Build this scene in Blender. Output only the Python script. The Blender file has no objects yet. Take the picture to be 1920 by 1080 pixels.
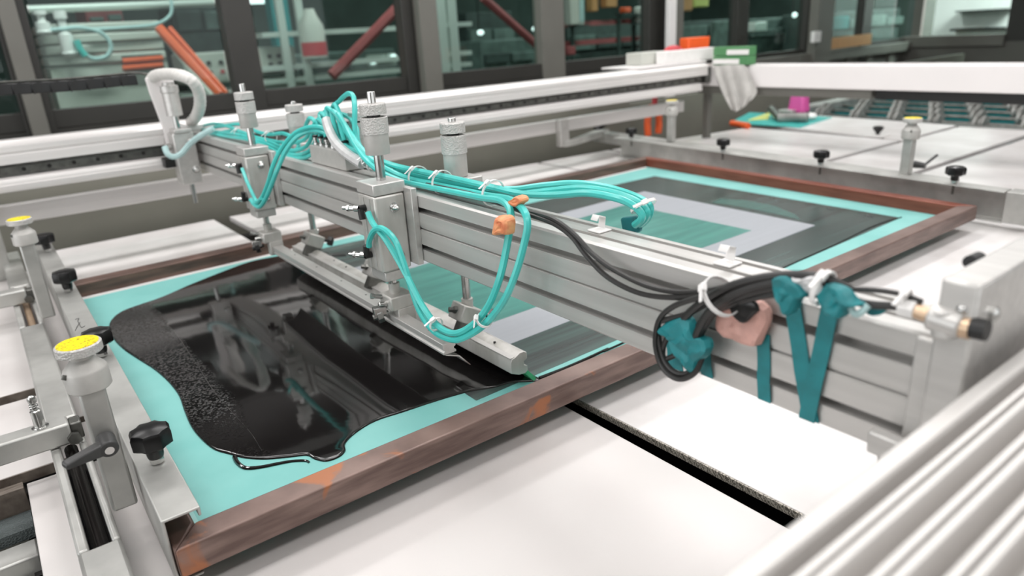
import bpy, bmesh, math, random
from math import sin, cos, pi, radians
from mathutils import Vector, Matrix
random.seed(7)
SC = bpy.context.scene
C = SC.collection

# ------------------------------------------------------------------ camera
FPX = 1318.995
def _rz(a): return Matrix(((cos(a), -sin(a), 0), (sin(a), cos(a), 0), (0, 0, 1)))
def _rx(a): return Matrix(((1, 0, 0), (0, cos(a), -sin(a)), (0, sin(a), cos(a))))
W2C = _rz(0.06098828) @ _rx(-1.22256305) @ _rz(3.77139833) @ Matrix(((-1, 0, 0), (0, -1, 0), (0, 0, 1)))
C2W = W2C.transposed()
CAM = Vector((0, 0, .6))
cam = bpy.data.cameras.new('camera')
cam.sensor_width = 36; cam.lens = FPX / 1920 * 36; cam.clip_start = .01; cam.clip_end = 100
cam.dof.use_dof = True; cam.dof.focus_distance = 1.14; cam.dof.aperture_fstop = 3.2
camo = bpy.data.objects.new('camera', cam); C.objects.link(camo)
camo.matrix_world = Matrix.Translation(CAM) @ C2W.to_4x4()
SC.camera = camo

def pt(px, py, x=None, y=None, z=None):
    """a point measured on the photograph, at the stated real distance"""
    d = C2W @ Vector(((px - 960) / FPX, -(py - 540) / FPX, -1))
    if x is not None: t = (x - CAM.x) / d.x
    elif y is not None: t = (y - CAM.y) / d.y
    else: t = (z - CAM.z) / d.z
    return CAM + t * d

# ------------------------------------------------------------------ light
SC.view_settings.view_transform = 'Standard'
SC.view_settings.look = 'None'
SC.view_settings.gamma = 1
SC.view_settings.use_curve_mapping = False
SC.view_settings.exposure = -0.52
W = bpy.data.worlds.new('hall'); SC.world = W; W.use_nodes = True
W.node_tree.nodes['Background'].inputs[0].default_value = (.93, .95, 1, 1)
W.node_tree.nodes['Background'].inputs[1].default_value = .35
SC.cycles.max_bounces = 8; SC.cycles.transparent_max_bounces = 16
SC.cycles.use_denoising = True

def area(name, loc, sx, sy, power, col=(1, .972, .965)):
    l = bpy.data.lights.new(name, 'AREA'); l.shape = 'RECTANGLE'; l.size = sx; l.size_y = sy; l.energy = power; l.color = col
    o = bpy.data.objects.new(name, l); C.objects.link(o); o.location = loc
    return o
# rows of fluorescent battens under the ceiling of the hall
for i, lx in enumerate((-.6, 1.2, 3.0, 5.2)):
    for j, ly in enumerate((-.6, .9, 2.1, 3.4)):
        area('ceiling_lamp', (lx, ly, 2.15), 1.3, .35, 22)
# added unseen fill lights at the walls behind and left of the camera
o = area('window_daylight_left', (-3.1, 1.2, .75), 1.9, 5.0, 95, (.96, .98, 1)); o.rotation_euler = (0, radians(-90), 0)
o = area('window_daylight_front', (2.0, -3.1, .75), 6.0, 1.9, 70, (.96, .98, 1)); o.rotation_euler = (radians(90), 0, 0)
for lx, ly, pw in ((.8, 5.0, 80), (3.4, 5.4, 55), (6.2, 5.4, 70), (9.5, 5.2, 90), (3.0, 8.2, 45), (7.5, 7.6, 60), (11.5, 7, 60)):  # unseen lamps added to brighten the far room behind the glass
    area('ceiling_lamp_far_room', (lx, ly, 2.35), 1.2, .2, pw, (.97, 1, .98))
area('ceiling_lamp_side_room', (10.3, 2.4, 2.2), .3, 1.6, 420, (.95, 1, .98))  # unseen lamp added to lift the white partition beyond the right wall

# ------------------------------------------------------------------ materials
def lin(c): return tuple(((v / 255 / 12.92) if v / 255 <= .04045 else ((v / 255 + .055) / 1.055) ** 2.4) for v in c) + (1,)
M = {}
def mat(name, col, rough=.5, metal=0., var=.0, scale=8., stretch=(1, 1, 1), bump=0., col2=None, bscale=None, spec=.5, coat=0, lo=.35, hi=.65, detail=4):
    m = bpy.data.materials.new(name); m.use_nodes = True; M[name] = m
    nt = m.node_tree; b = nt.nodes['Principled BSDF']
    b.inputs['Base Color'].default_value = lin(col); b.inputs['Roughness'].default_value = rough; b.inputs['Metallic'].default_value = metal
    b.inputs['Specular IOR Level'].default_value = spec; b.inputs['Coat Weight'].default_value = coat
    if var or bump or col2:
        tc = nt.nodes.new('ShaderNodeTexCoord'); mp = nt.nodes.new('ShaderNodeMapping'); mp.inputs['Scale'].default_value = stretch
        nt.links.new(tc.outputs['Object'], mp.inputs[0])
        n = nt.nodes.new('ShaderNodeTexNoise'); n.inputs['Scale'].default_value = scale; n.inputs['Detail'].default_value = detail
        nt.links.new(mp.outputs[0], n.inputs[0])
        if var or col2:
            r = nt.nodes.new('ShaderNodeValToRGB'); c1 = lin(col)
            c2 = lin(col2) if col2 else tuple(v * (1 - var) for v in c1[:3]) + (1,)
            r.color_ramp.elements[0].position = lo; r.color_ramp.elements[0].color = c2
            r.color_ramp.elements[1].position = hi; r.color_ramp.elements[1].color = c1
            nt.links.new(n.outputs['Fac'], r.inputs[0]); nt.links.new(r.outputs[0], b.inputs['Base Color'])
        if bump:
            n2 = n
            if bscale:
                n2 = nt.nodes.new('ShaderNodeTexNoise'); n2.inputs['Scale'].default_value = bscale; n2.inputs['Detail'].default_value = 3
                nt.links.new(mp.outputs[0], n2.inputs[0])
            bp = nt.nodes.new('ShaderNodeBump'); bp.inputs['Strength'].default_value = bump; bp.inputs['Distance'].default_value = .002
            nt.links.new(n2.outputs['Fac'], bp.inputs['Height']); nt.links.new(bp.outputs[0], b.inputs['Normal'])
    return m
mat('alu', (205, 203, 200), .38, .55, .12, 14, (6, .6, 6))
mat('alu_y', (206, 204, 201), .36, .55, .10, 10, (8, .25, 8))
mat('alu_x', (226, 223, 221), .4, .35, .08, 10, (.25, 8, 8))
mat('alu_rail', (206, 203, 200), .42, .3, .06, 10, (.25, 8, 8))
mat('alu_dirty', (204, 202, 198), .42, .5, .3, 30, (1, 1, .25), col2=(178, 176, 170), lo=.3, hi=.6)
mat('cast', (188, 186, 182), .5, .3, .08, 60, bump=.15)
mat('steel', (200, 200, 198), .18, .95, .15, 30, (1, 1, .2))
mat('steel_dark', (120, 120, 116), .35, .8, .4, 40)
mat('galv', (198, 198, 194), .4, .6, .3, 9, (1, 1, 1), bump=.08)
mat('rod_black', (42, 38, 36), .22, .9, .3, 60, (1, 8, 1))
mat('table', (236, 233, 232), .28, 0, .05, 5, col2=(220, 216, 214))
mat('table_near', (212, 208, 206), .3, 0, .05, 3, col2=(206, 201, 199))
mat('table_grey', (214, 210, 208), .35, 0, .08, 4, col2=(196, 191, 189))
mat('white_paint', (234, 230, 229), .35, 0, .03, 4)
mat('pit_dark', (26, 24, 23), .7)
mat('ply', (134, 124, 114), .7, 0, .4, 30, (1, 6, 1), col2=(92, 82, 74))
mat('frame_dark', (52, 51, 48), .45, 0, .12, 6)
mat('frame_grey', (108, 107, 101), .5, 0, .08, 6)
mat('wall_grey', (98, 97, 92), .7, 0, .12, 3)
mat('wall_light', (186, 184, 180), .8, 0, .04, 2)
mat('ceiling', (225, 224, 222), .9)
mat('floor', (96, 95, 88), .5, 0, .2, 5)
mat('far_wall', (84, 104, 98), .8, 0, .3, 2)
mat('black_plastic', (16, 16, 17), .28, 0, .2, 60, spec=.5)
mat('black_rubber', (26, 26, 26), .45, 0, .2, 60)
mat('cable', (40, 39, 38), .42, 0, .15, 50)
mat('lever', (62, 62, 62), .4, 0, .15, 60)
mat('hose', (74, 194, 187), .28, 0, .10, 30, spec=.5)
mat('hose_pale', (176, 206, 206), .35, 0, .1, 30)
mat('white_plastic', (236, 234, 232), .4, 0, .05, 30)
mat('conduit', (214, 212, 208), .45, 0, .08, 60)
mat('teal', (132, 195, 190), .42, 0, .08, 6, col2=(118, 185, 180))
mat('teal_pale', (160, 208, 204), .45, 0, .05, 6)
mat('open_mesh', (156, 160, 166), .5, 0, .06, 8, (.2, 6, 1))
mat('stencil_green', (74, 138, 128), .35, 0, .25, 7, (.5, 5, 1), col2=(58, 118, 110))
mat('film', (52, 58, 57), .26, 0, .5, 5, (.25, 9, 1), col2=(72, 92, 88), lo=.3, hi=.62)
mat('film_green', (74, 112, 104), .28, 0, .3, 7, (.3, 8, 1), col2=(58, 88, 84))
mat('blade', (60, 165, 110), .35, 0, .4, 60, col2=(20, 60, 44), lo=.3, hi=.55)
mat('tape', (26, 132, 138), .5, 0, .25, 40, bump=.4, bscale=60)
mat('tape_pink', (222, 172, 160), .55, 0, .25, 30, bump=.8, bscale=50)
mat('tape_orange', (238, 176, 124), .5, 0, .3, 60, col2=(216, 124, 84), bump=.6, bscale=80)
mat('clear_tape', (206, 206, 206), .2, 0, .15, 40, bump=.5, bscale=50)
mat('orange', (240, 100, 44), .4, 0, .1, 20)
mat('orange_far', (226, 96, 52), .4, 0, .1, 20)
mat('red', (196, 62, 70), .4)
mat('red_far', (160, 82, 84), .5, 0, .2, 8)
mat('pink', (226, 96, 170), .5, 0, .1, 8)
mat('green_box', (84, 140, 92), .5, 0, .1, 8)
mat('teal_far', (30, 132, 134), .5)
mat('wood_far', (196, 146, 96), .6, 0, .2, 12, (8, 1, 1))
mat('cloth', (190, 188, 184), .9, 0, .18, 14, bump=.5, bscale=40)
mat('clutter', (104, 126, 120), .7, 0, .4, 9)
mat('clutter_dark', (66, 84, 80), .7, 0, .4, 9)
mat('pale_far', (196, 198, 190), .5, 0, .06, 6)
mat('rack_far', (206, 214, 208), .45, .2)
mat('brass', (212, 184, 156), .35, .8, .15, 20)
mat('film_wrap', (190, 202, 198), .18, 0, .35, 12, bump=1.0, bscale=14)
mat('yellow_tri', (202, 210, 120), .6, 0, .1, 8)
mat('panel_grey', (128, 127, 117), .55, 0, .1, 3)
mat('roller', (150, 150, 146), .4, .3, .35, 12)

def ink_material(name='ink'):
    m = bpy.data.materials.new(name); m.use_nodes = True; M[name] = m
    nt = m.node_tree; b = nt.nodes['Principled BSDF']
    b.inputs['Base Color'].default_value = lin((22, 20, 20)); b.inputs['Specular IOR Level'].default_value = .95
    b.inputs['Roughness'].default_value = .07
    tc = nt.nodes.new('ShaderNodeTexCoord'); sp = nt.nodes.new('ShaderNodeSeparateXYZ'); nt.links.new(tc.outputs['Object'], sp.inputs[0])
    # grained ink lies left of the wave front (x about .25), wavier towards the far end
    wob = nt.nodes.new('ShaderNodeTexNoise'); wob.inputs['Scale'].default_value = 5; nt.links.new(tc.outputs['Object'], wob.inputs[0])
    ad = nt.nodes.new('ShaderNodeMath'); ad.operation = 'MULTIPLY_ADD'; ad.inputs[1].default_value = .06
    nt.links.new(wob.outputs['Fac'], ad.inputs[0]); nt.links.new(sp.outputs['X'], ad.inputs[2])
    mk = nt.nodes.new('ShaderNodeMapRange'); mk.interpolation_type = 'SMOOTHSTEP'
    mk.inputs['From Min'].default_value = .275; mk.inputs['From Max'].default_value = .305; mk.inputs['To Min'].default_value = 1; mk.inputs['To Max'].default_value = 0
    nt.links.new(ad.outputs[0], mk.inputs['Value'])
    yk = nt.nodes.new('ShaderNodeMapRange'); yk.inputs['From Min'].default_value = 1.15; yk.inputs['From Max'].default_value = 1.9
    yk.inputs['To Min'].default_value = .05; yk.inputs['To Max'].default_value = .8
    nt.links.new(sp.outputs['Y'], yk.inputs['Value'])
    mu = nt.nodes.new('ShaderNodeMath'); mu.operation = 'MULTIPLY'; nt.links.new(mk.outputs[0], mu.inputs[0]); nt.links.new(yk.outputs[0], mu.inputs[1])
    gr = nt.nodes.new('ShaderNodeTexNoise'); gr.inputs['Scale'].default_value = 210; gr.inputs['Detail'].default_value = 3; nt.links.new(tc.outputs['Object'], gr.inputs[0])
    wv = nt.nodes.new('ShaderNodeMapping'); wv.inputs['Scale'].default_value = (14, 2.2, 1); nt.links.new(tc.outputs['Object'], wv.inputs[0])
    wn = nt.nodes.new('ShaderNodeTexNoise'); wn.inputs['Scale'].default_value = 1; wn.inputs['Detail'].default_value = 2; nt.links.new(wv.outputs[0], wn.inputs[0])
    b1 = nt.nodes.new('ShaderNodeBump'); b1.inputs['Distance'].default_value = .004; b1.inputs['Strength'].default_value = .16
    nt.links.new(wn.outputs['Fac'], b1.inputs['Height'])
    b2 = nt.nodes.new('ShaderNodeBump'); b2.inputs['Distance'].default_value = .003
    st = nt.nodes.new('ShaderNodeMath'); st.operation = 'MULTIPLY'; st.inputs[1].default_value = .95
    nt.links.new(mu.outputs[0], st.inputs[0]); nt.links.new(st.outputs[0], b2.inputs['Strength'])
    gm = nt.nodes.new('ShaderNodeMapRange'); gm.interpolation_type = 'SMOOTHSTEP'; gm.inputs['From Min'].default_value = .52; gm.inputs['From Max'].default_value = .74
    nt.links.new(gr.outputs['Fac'], gm.inputs['Value']); nt.links.new(gm.outputs[0], b2.inputs['Height']); nt.links.new(b1.outputs[0], b2.inputs['Normal']); nt.links.new(b2.outputs[0], b.inputs['Normal'])
    rr = nt.nodes.new('ShaderNodeMath'); rr.operation = 'MULTIPLY_ADD'; rr.inputs[1].default_value = .14; rr.inputs[2].default_value = .06
    nt.links.new(mu.outputs[0], rr.inputs[0]); nt.links.new(rr.outputs[0], b.inputs['Roughness'])
ink_material()

def rust_material(name, base, dark, orange_amt):
    m = bpy.data.materials.new(name); m.use_nodes = True; M[name] = m
    nt = m.node_tree; b = nt.nodes['Principled BSDF']; b.inputs['Metallic'].default_value = .25; b.inputs['Roughness'].default_value = .38
    tc = nt.nodes.new('ShaderNodeTexCoord')
    mp = nt.nodes.new('ShaderNodeMapping'); mp.inputs['Scale'].default_value = (2.2, 2.2, 16); nt.links.new(tc.outputs['Object'], mp.inputs[0])
    n1 = nt.nodes.new('ShaderNodeTexNoise'); n1.inputs['Scale'].default_value = 4; n1.inputs['Detail'].default_value = 8; nt.links.new(mp.outputs[0], n1.inputs[0])
    r1 = nt.nodes.new('ShaderNodeValToRGB'); r1.color_ramp.elements[0].position = .35; r1.color_ramp.elements[1].position = .68
    r1.color_ramp.elements[0].color = lin(dark); r1.color_ramp.elements[1].color = lin(base); nt.links.new(n1.outputs['Fac'], r1.inputs[0])
    n2 = nt.nodes.new('ShaderNodeTexNoise'); n2.inputs['Scale'].default_value = 8.5; n2.inputs['Detail'].default_value = 6; n2.inputs['Distortion'].default_value = .6
    nt.links.new(tc.outputs['Object'], n2.inputs[0])
    r2 = nt.nodes.new('ShaderNodeValToRGB'); r2.color_ramp.elements[0].position = orange_amt; r2.color_ramp.elements[1].position = orange_amt + .04
    r2.color_ramp.elements[0].color = (0, 0, 0, 1); r2.color_ramp.elements[1].color = (1, 1, 1, 1); nt.links.new(n2.outputs['Fac'], r2.inputs[0])
    mx = nt.nodes.new('ShaderNodeMix'); mx.data_type = 'RGBA'
    sx = nt.nodes.new('ShaderNodeSeparateXYZ'); nt.links.new(tc.outputs['Object'], sx.inputs[0])
    xr = nt.nodes.new('ShaderNodeMapRange'); xr.inputs['From Min'].default_value = -.35; xr.inputs['From Max'].default_value = -.15; xr.inputs['To Min'].default_value = 1; xr.inputs['To Max'].default_value = 0
    nt.links.new(sx.outputs['X'], xr.inputs['Value'])
    mm = nt.nodes.new('ShaderNodeMath'); mm.operation = 'MULTIPLY'; nt.links.new(r2.outputs[0], mm.inputs[0]); nt.links.new(xr.outputs[0], mm.inputs[1])
    nt.links.new(mm.outputs[0], mx.inputs['Factor']); nt.links.new(r1.outputs[0], mx.inputs[6]); mx.inputs[7].default_value = lin((168, 108, 74))
    nt.links.new(mx.outputs[2], b.inputs['Base Color'])
    bp = nt.nodes.new('ShaderNodeBump'); bp.inputs['Strength'].default_value = .12; bp.inputs['Distance'].default_value = .002
    nt.links.new(n1.outputs['Fac'], bp.inputs['Height']); nt.links.new(bp.outputs[0], b.inputs['Normal'])
rust_material('rust', (140, 118, 110), (102, 82, 76), .615)
rust_material('rust_far', (112, 86, 76), (78, 60, 54), .74)
rust_material('rust_red', (136, 78, 62), (118, 64, 50), .8)

def sticker_material():
    m = bpy.data.materials.new('sticker'); m.use_nodes = True; M['sticker'] = m
    nt = m.node_tree; b = nt.nodes['Principled BSDF']; b.inputs['Roughness'].default_value = .35
    tc = nt.nodes.new('ShaderNodeTexCoord'); mp = nt.nodes.new('ShaderNodeMapping'); mp.inputs['Scale'].default_value = (180, 420, 1)
    nt.links.new(tc.outputs['Object'], mp.inputs[0])
    n = nt.nodes.new('ShaderNodeTexNoise'); n.inputs['Scale'].default_value = 1; n.inputs['Detail'].default_value = 2; n.inputs['Distortion'].default_value = 1.5; nt.links.new(mp.outputs[0], n.inputs[0])
    r = nt.nodes.new('ShaderNodeValToRGB'); r.color_ramp.elements[0].position = .55; r.color_ramp.elements[1].position = .60
    r.color_ramp.elements[0].color = lin((250, 226, 12)); r.color_ramp.elements[1].color = lin((120, 96, 40)); nt.links.new(n.outputs['Fac'], r.inputs[0])
    nt.links.new(r.outputs[0], b.inputs['Base Color'])
sticker_material()

def knurl_material(name, col):
    m = mat(name, col, .45, .35)
    nt = m.node_tree; b = nt.nodes['Principled BSDF']
    tc = nt.nodes.new('ShaderNodeTexCoord'); v = nt.nodes.new('ShaderNodeTexVoronoi'); v.inputs['Scale'].default_value = 330; nt.links.new(tc.outputs['Object'], v.inputs[0])
    bp = nt.nodes.new('ShaderNodeBump'); bp.inputs['Strength'].default_value = .7; bp.inputs['Distance'].default_value = .0015
    nt.links.new(v.outputs['Distance'], bp.inputs['Height']); nt.links.new(bp.outputs[0], b.inputs['Normal'])
knurl_material('knurl', (196, 194, 191))
knurl_material('knurl_sheet', (92, 100, 100))

def hatch_material():
    m = mat('sawn_edge', (120, 118, 108), .5, .2)
    nt = m.node_tree; b = nt.nodes['Principled BSDF']
    tc = nt.nodes.new('ShaderNodeTexCoord'); mp = nt.nodes.new('ShaderNodeMapping'); mp.inputs['Rotation'].default_value = (radians(38), 0, 0)
    nt.links.new(tc.outputs['Object'], mp.inputs[0])
    w = nt.nodes.new('ShaderNodeTexWave'); w.bands_direction = 'Y'; w.inputs['Scale'].default_value = 60; w.inputs['Distortion'].default_value = 9; w.inputs['Detail'].default_value = 5; w.inputs['Detail Scale'].default_value = 3
    nt.links.new(mp.outputs[0], w.inputs[0])
    r = nt.nodes.new('ShaderNodeValToRGB'); r.color_ramp.elements[0].color = lin((84, 80, 72)); r.color_ramp.elements[1].color = lin((190, 184, 172))
    nt.links.new(w.outputs['Fac'], r.inputs[0]); nt.links.new(r.outputs[0], b.inputs['Base Color'])
hatch_material()

def glass_material():
    m = bpy.data.materials.new('glass'); m.use_nodes = True; M['glass'] = m
    nt = m.node_tree; nt.nodes.clear()
    o = nt.nodes.new('ShaderNodeOutputMaterial'); t = nt.nodes.new('ShaderNodeBsdfTransparent'); t.inputs[0].default_value = (.78, .86, .835, 1)
    g = nt.nodes.new('ShaderNodeBsdfGlossy'); g.inputs['Roughness'].default_value = .02; g.inputs['Color'].default_value = (.8, .9, .88, 1)
    f = nt.nodes.new('ShaderNodeFresnel'); f.inputs['IOR'].default_value = 1.45
    ge = nt.nodes.new('ShaderNodeNewGeometry'); sb = nt.nodes.new('ShaderNodeMath'); sb.operation = 'SUBTRACT'; sb.inputs[0].default_value = 1; nt.links.new(ge.outputs['Backfacing'], sb.inputs[1])
    ml = nt.nodes.new('ShaderNodeMath'); ml.operation = 'MULTIPLY'; nt.links.new(f.outputs[0], ml.inputs[0]); nt.links.new(sb.outputs[0], ml.inputs[1])   # reflection only where light enters the pane
    mx = nt.nodes.new('ShaderNodeMixShader'); nt.links.new(ml.outputs[0], mx.inputs[0]); nt.links.new(t.outputs[0], mx.inputs[1]); nt.links.new(g.outputs[0], mx.inputs[2])
    nt.links.new(mx.outputs[0], o.inputs[0])
glass_material()
def emit(name, col, s):
    m = bpy.data.materials.new(name); m.use_nodes = True; M[name] = m
    b = m.node_tree.nodes['Principled BSDF']; b.inputs['Emission Color'].default_value = lin(col); b.inputs['Emission Strength'].default_value = s
emit('lamp_glow', (235, 250, 250), 3)

# ------------------------------------------------------------------ mesh helpers
def catmull(p, n=8, closed=False):
    p = [Vector(q) for q in p]; out = []; L = len(p)
    rng = range(L if closed else L - 1)
    for i in rng:
        if closed: a, b, c, d = p[(i - 1) % L], p[i], p[(i + 1) % L], p[(i + 2) % L]
        else: a, b, c, d = p[max(i - 1, 0)], p[i], p[i + 1], p[min(i + 2, L - 1)]
        for k in range(n):
            t = k / n
            out.append(.5 * ((2 * b) + (c - a) * t + (2 * a - 5 * b + 4 * c - d) * t * t + (3 * b - a - 3 * c + d) * t ** 3))
    if not closed: out.append(p[-1])
    return out

class MB:
    def __init__(s): s.v = []; s.f = []
    def add(s, vs, fs):
        o = len(s.v); s.v += [Vector(q) for q in vs]; s.f += [tuple(i + o for i in f) for f in fs]; return s
    def hexa(s, p):
        return s.add(p, [(0, 3, 2, 1), (4, 5, 6, 7), (0, 1, 5, 4), (1, 2, 6, 5), (2, 3, 7, 6), (3, 0, 4, 7)])
    def box(s, x0, x1, y0, y1, z0, z1):
        return s.hexa([(x0, y0, z0), (x1, y0, z0), (x1, y1, z0), (x0, y1, z0), (x0, y0, z1), (x1, y0, z1), (x1, y1, z1), (x0, y1, z1)])
    def quad(s, q, z0, z1):     # four xy corners, counter-clockwise
        return s.hexa([(a[0], a[1], z0) for a in q] + [(a[0], a[1], z1) for a in q])
    def obox(s, c, u, v, w):    # centre and half axes
        c, u, v, w = map(Vector, (c, u, v, w))
        return s.hexa([c - u - v - w, c + u - v - w, c + u + v - w, c - u + v - w, c - u - v + w, c + u - v + w, c + u + v + w, c - u + v + w])
    def prism(s, pts, axis, a0, a1, sk=(0, 0)):
        """closed outline (counter-clockwise seen from +axis) swept along an axis"""
        def q(p, a):
            if axis == 'y': return (p[0], a, p[1])
            if axis == 'x': return (a, p[0], p[1])
            return (p[0], p[1], a)
        n = len(pts)
        vs = [q(p, a0) for p in pts] + [q(p, a1) for p in pts]
        fs = [(i, (i + 1) % n, (i + 1) % n + n, i + n) for i in range(n)]
        fs += [tuple(range(n - 1, -1, -1)), tuple(range(n, 2 * n))]
        return s.add(vs, fs)
    def lathe(s, base, axis, prof, n=28, caps=True):
        base = Vector(base); w = Vector(axis).normalized(); u = w.orthogonal().normalized(); v = w.cross(u)
        o = len(s.v); vs = []
        for r, h in prof:
            for i in range(n):
                a = 2 * pi * i / n; vs.append(base + w * h + (u * cos(a) + v * sin(a)) * r)
        fs = []
        for k in range(len(prof) - 1):
            for i in range(n):
                j = (i + 1) % n; fs.append((k * n + i, k * n + j, (k + 1) * n + j, (k + 1) * n + i))
        if caps: fs += [tuple(range(n - 1, -1, -1)), tuple(range((len(prof) - 1) * n, len(prof) * n))]
        return s.add(vs, fs)
    def cyl(s, p0, p1, r, r1=None, n=20):
        p0, p1 = Vector(p0), Vector(p1)
        return s.lathe(p0, p1 - p0, [(r, 0), (r if r1 is None else r1, (p1 - p0).length)], n)
    def ball(s, c, r, n=14, m=8, sc=(1, 1, 1)):
        c = Vector(c); o = len(s.v); vs = []; fs = []
        for j in range(m + 1):
            t = pi * j / m
            for i in range(n):
                a = 2 * pi * i / n; vs.append(c + Vector((sin(t) * cos(a) * r * sc[0], sin(t) * sin(a) * r * sc[1], -cos(t) * r * sc[2])))
        for j in range(m):
            for i in range(n): fs.append((j * n + i, j * n + (i + 1) % n, (j + 1) * n + (i + 1) % n, (j + 1) * n + i))
        return s.add(vs, fs)
    def tube(s, path, r, n=8, closed=False, rads=None):
        path = [Vector(p) for p in path]; L = len(path); fr = []; u = None
        for i in range(L):
            a = path[(i - 1) % L] if (closed or i) else path[0]; b = path[(i + 1) % L] if (closed or i < L - 1) else path[-1]
            t = (b - a).normalized()
            if u is None: u = t.orthogonal().normalized()
            u = (u - t * u.dot(t)).normalized(); fr.append((u.copy(), t.cross(u)))
        vs = []
        for i in range(L):
            rr = rads[i] if rads else r
            for k in range(n):
                a = 2 * pi * k / n; vs.append(path[i] + (fr[i][0] * cos(a) + fr[i][1] * sin(a)) * rr)
        fs = []
        for i in range(L if closed else L - 1):
            for k in range(n):
                j = (i + 1) % L; fs.append((i * n + k, i * n + (k + 1) % n, j * n + (k + 1) % n, j * n + k))
        if not closed: fs += [tuple(range(n - 1, -1, -1)), tuple(range((L - 1) * n, L * n))]
        return s.add(vs, fs)
    def strip(s, path, side, w, th, normal):
        """flat band of thickness th along a path"""
        path = [Vector(p) for p in path]; sd = [Vector(q) for q in (side if isinstance(side, list) else [side] * len(path))]; nm = Vector(normal)
        vs = []
        for p, d in zip(path, sd):
            d = d.normalized() * w / 2; vs += [p - d, p + d, p + d + nm * th, p - d + nm * th]
        fs = []
        for i in range(len(path) - 1):
            for k in range(4): fs.append((i * 4 + k, i * 4 + (k + 1) % 4, i * 4 + 4 + (k + 1) % 4, i * 4 + 4 + k))
        fs += [(3, 2, 1, 0), tuple(len(vs) - 4 + k for k in range(4))]
        return s.add(vs, fs)
    def build(s, name, m, parent=None, bevel=0, smooth=35, seg=2):
        org = Vector((0, 0, 0)); p = parent
        while p is not None: org += p.location; p = p.parent
        me = bpy.data.meshes.new(name)
        me.from_pydata([tuple(q - org) for q in s.v], [], s.f)
        bm = bmesh.new(); bm.from_mesh(me); bmesh.ops.recalc_face_normals(bm, faces=bm.faces); bm.to_mesh(me); bm.free()
        for q in me.polygons: q.use_smooth = True
        me.set_sharp_from_angle(angle=radians(smooth))
        me.materials.append(M[m])
        o = bpy.data.objects.new(name, me); C.objects.link(o); o.parent = parent
        if bevel:
            b = o.modifiers.new('bevel', 'BEVEL'); b.width = bevel; b.segments = seg; b.limit_method = 'ANGLE'; b.angle_limit = radians(40); b.harden_normals = False
        return o

def thing(name, label, cat, loc=(0, 0, 0), group=None):
    o = bpy.data.objects.new(name, None); C.objects.link(o); o.location = loc; o.empty_display_size = .02
    return tag(o, label, cat, group)
def tag(o, label, cat, group=None):
    o['label'] = label; o['category'] = cat
    if group: o['group'] = group
    return o
def struct(o): o['kind'] = 'structure'; return o
def recentre(o):
    """put the origin of a one-mesh thing at its base"""
    me = o.data; n = len(me.vertices)
    c = sum((v.co for v in me.vertices), Vector()) / n; c.z = min(v.co.z for v in me.vertices)
    me.transform(Matrix.Translation(-c)); o.location = c
    return o
def single(mb, name, m, label, cat, group=None, **k):
    return tag(recentre(mb.build(name, m, None, **k)), label, cat, group)

# ------------------------------------------------------------------ the room
YW = 4.2; XR = 9.05; FL = -.9; TOP = 2.3
struct(MB().box(-3.2, 13.5, -3.2, 11.2, FL - .05, FL).build('floor', 'floor'))
struct(MB().box(-3.2, XR, -3.2, YW, TOP, TOP + .05).build('ceiling', 'ceiling'))
struct(MB().box(-3.25, -3.2, -3.2, 11, FL, TOP).build('wall_left', 'wall_light'))
struct(MB().box(-3.2, 13.5, -3.25, -3.2, FL, TOP).build('wall_front', 'wall_light'))
struct(MB().box(-3.2, 13.5, 11, 11.1, FL, 2.6).build('wall_far', 'far_wall'))
struct(MB().box(13.4, 13.5, -3.2, 11.2, FL, 2.6).build('wall_outer', 'far_wall'))
struct(MB().box(-3.2, 13.5, YW + .1, 11.2, 2.55, 2.6).build('ceiling_far', 'frame_dark'))
def XW(px, py): return pt(px, py, y=YW).x
z1, z2 = .37, .27
struct(MB().box(-3.2, XW(1236, 95), YW, YW + .08, FL, z1 - .09).build('wall_back', 'frame_dark'))
struct(MB().box(XW(1236, 95), XR, YW, YW + .08, FL, z2 - .12).build('wall_back', 'wall_grey'))
struct(MB().box(-3.2, XR, YW, YW + .08, 1.55, TOP).build('wall_back', 'frame_dark'))
def window(n, pa, pb, zb, sill='frame_dark'):
    xa, xb = XW(*pa), XW(*pb)
    fr = struct(MB().box(xa - .04, xb + .04, YW + .01, YW + .07, zb - .09, zb).build('window_%d' % n, sill, bevel=.004))
    MB().box(xa, xb, YW + .035, YW + .043, zb, 1.5).build('pane', 'glass', fr)
    MB().box(xa - .04, xb + .04, YW + .01, YW + .07, 1.5, 1.56).build('frame_rail', 'frame_dark', fr)
    return xa, xb
wins = [((-330, 160), (10, 141), z1), ((90, 141), (432, 150), z1), ((500, 150), (758, 135), z1), ((820, 130), (1013, 110), z1), ((1062, 105), (1212, 95), z1),
        ((1268, 95), (1376, 90), z2), ((1402, 92), (1506, 88), z2), ((1540, 80), (1612, 72), z2), ((1632, 70), (1702, 66), z2)]
edges = [window(i + 1, *w) for i, w in enumerate(wins)]
posts = []
for i in range(len(edges) - 1):
    a, b = edges[i][1], edges[i + 1][0]
    posts.append((a + .02, b - .02))
tn = 1
for i, (a, b) in enumerate(posts):
    struct(MB().box(a, b, YW - .01, YW + .09, FL, 1.56).build('trim_%d' % tn, 'frame_dark' if i != 3 else 'frame_grey', bevel=.004)); tn += 1
for (pa, pb, m, d) in (((27, 139), (62, 139), 'frame_grey', .07), ((784, 150), (816, 150), 'frame_grey', .07), ((1509, 90), (1538, 90), 'frame_grey', .09), ((1704, 70), (1727, 70), 'frame_grey', .09), ((1246, 95), (1265, 95), 'frame_grey', .06)):
    struct(MB().box(XW(*pa), XW(*pb), YW - .03 - d, YW - .02, FL, TOP).build('trim_%d' % tn, m, bevel=.004)); tn += 1
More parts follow.
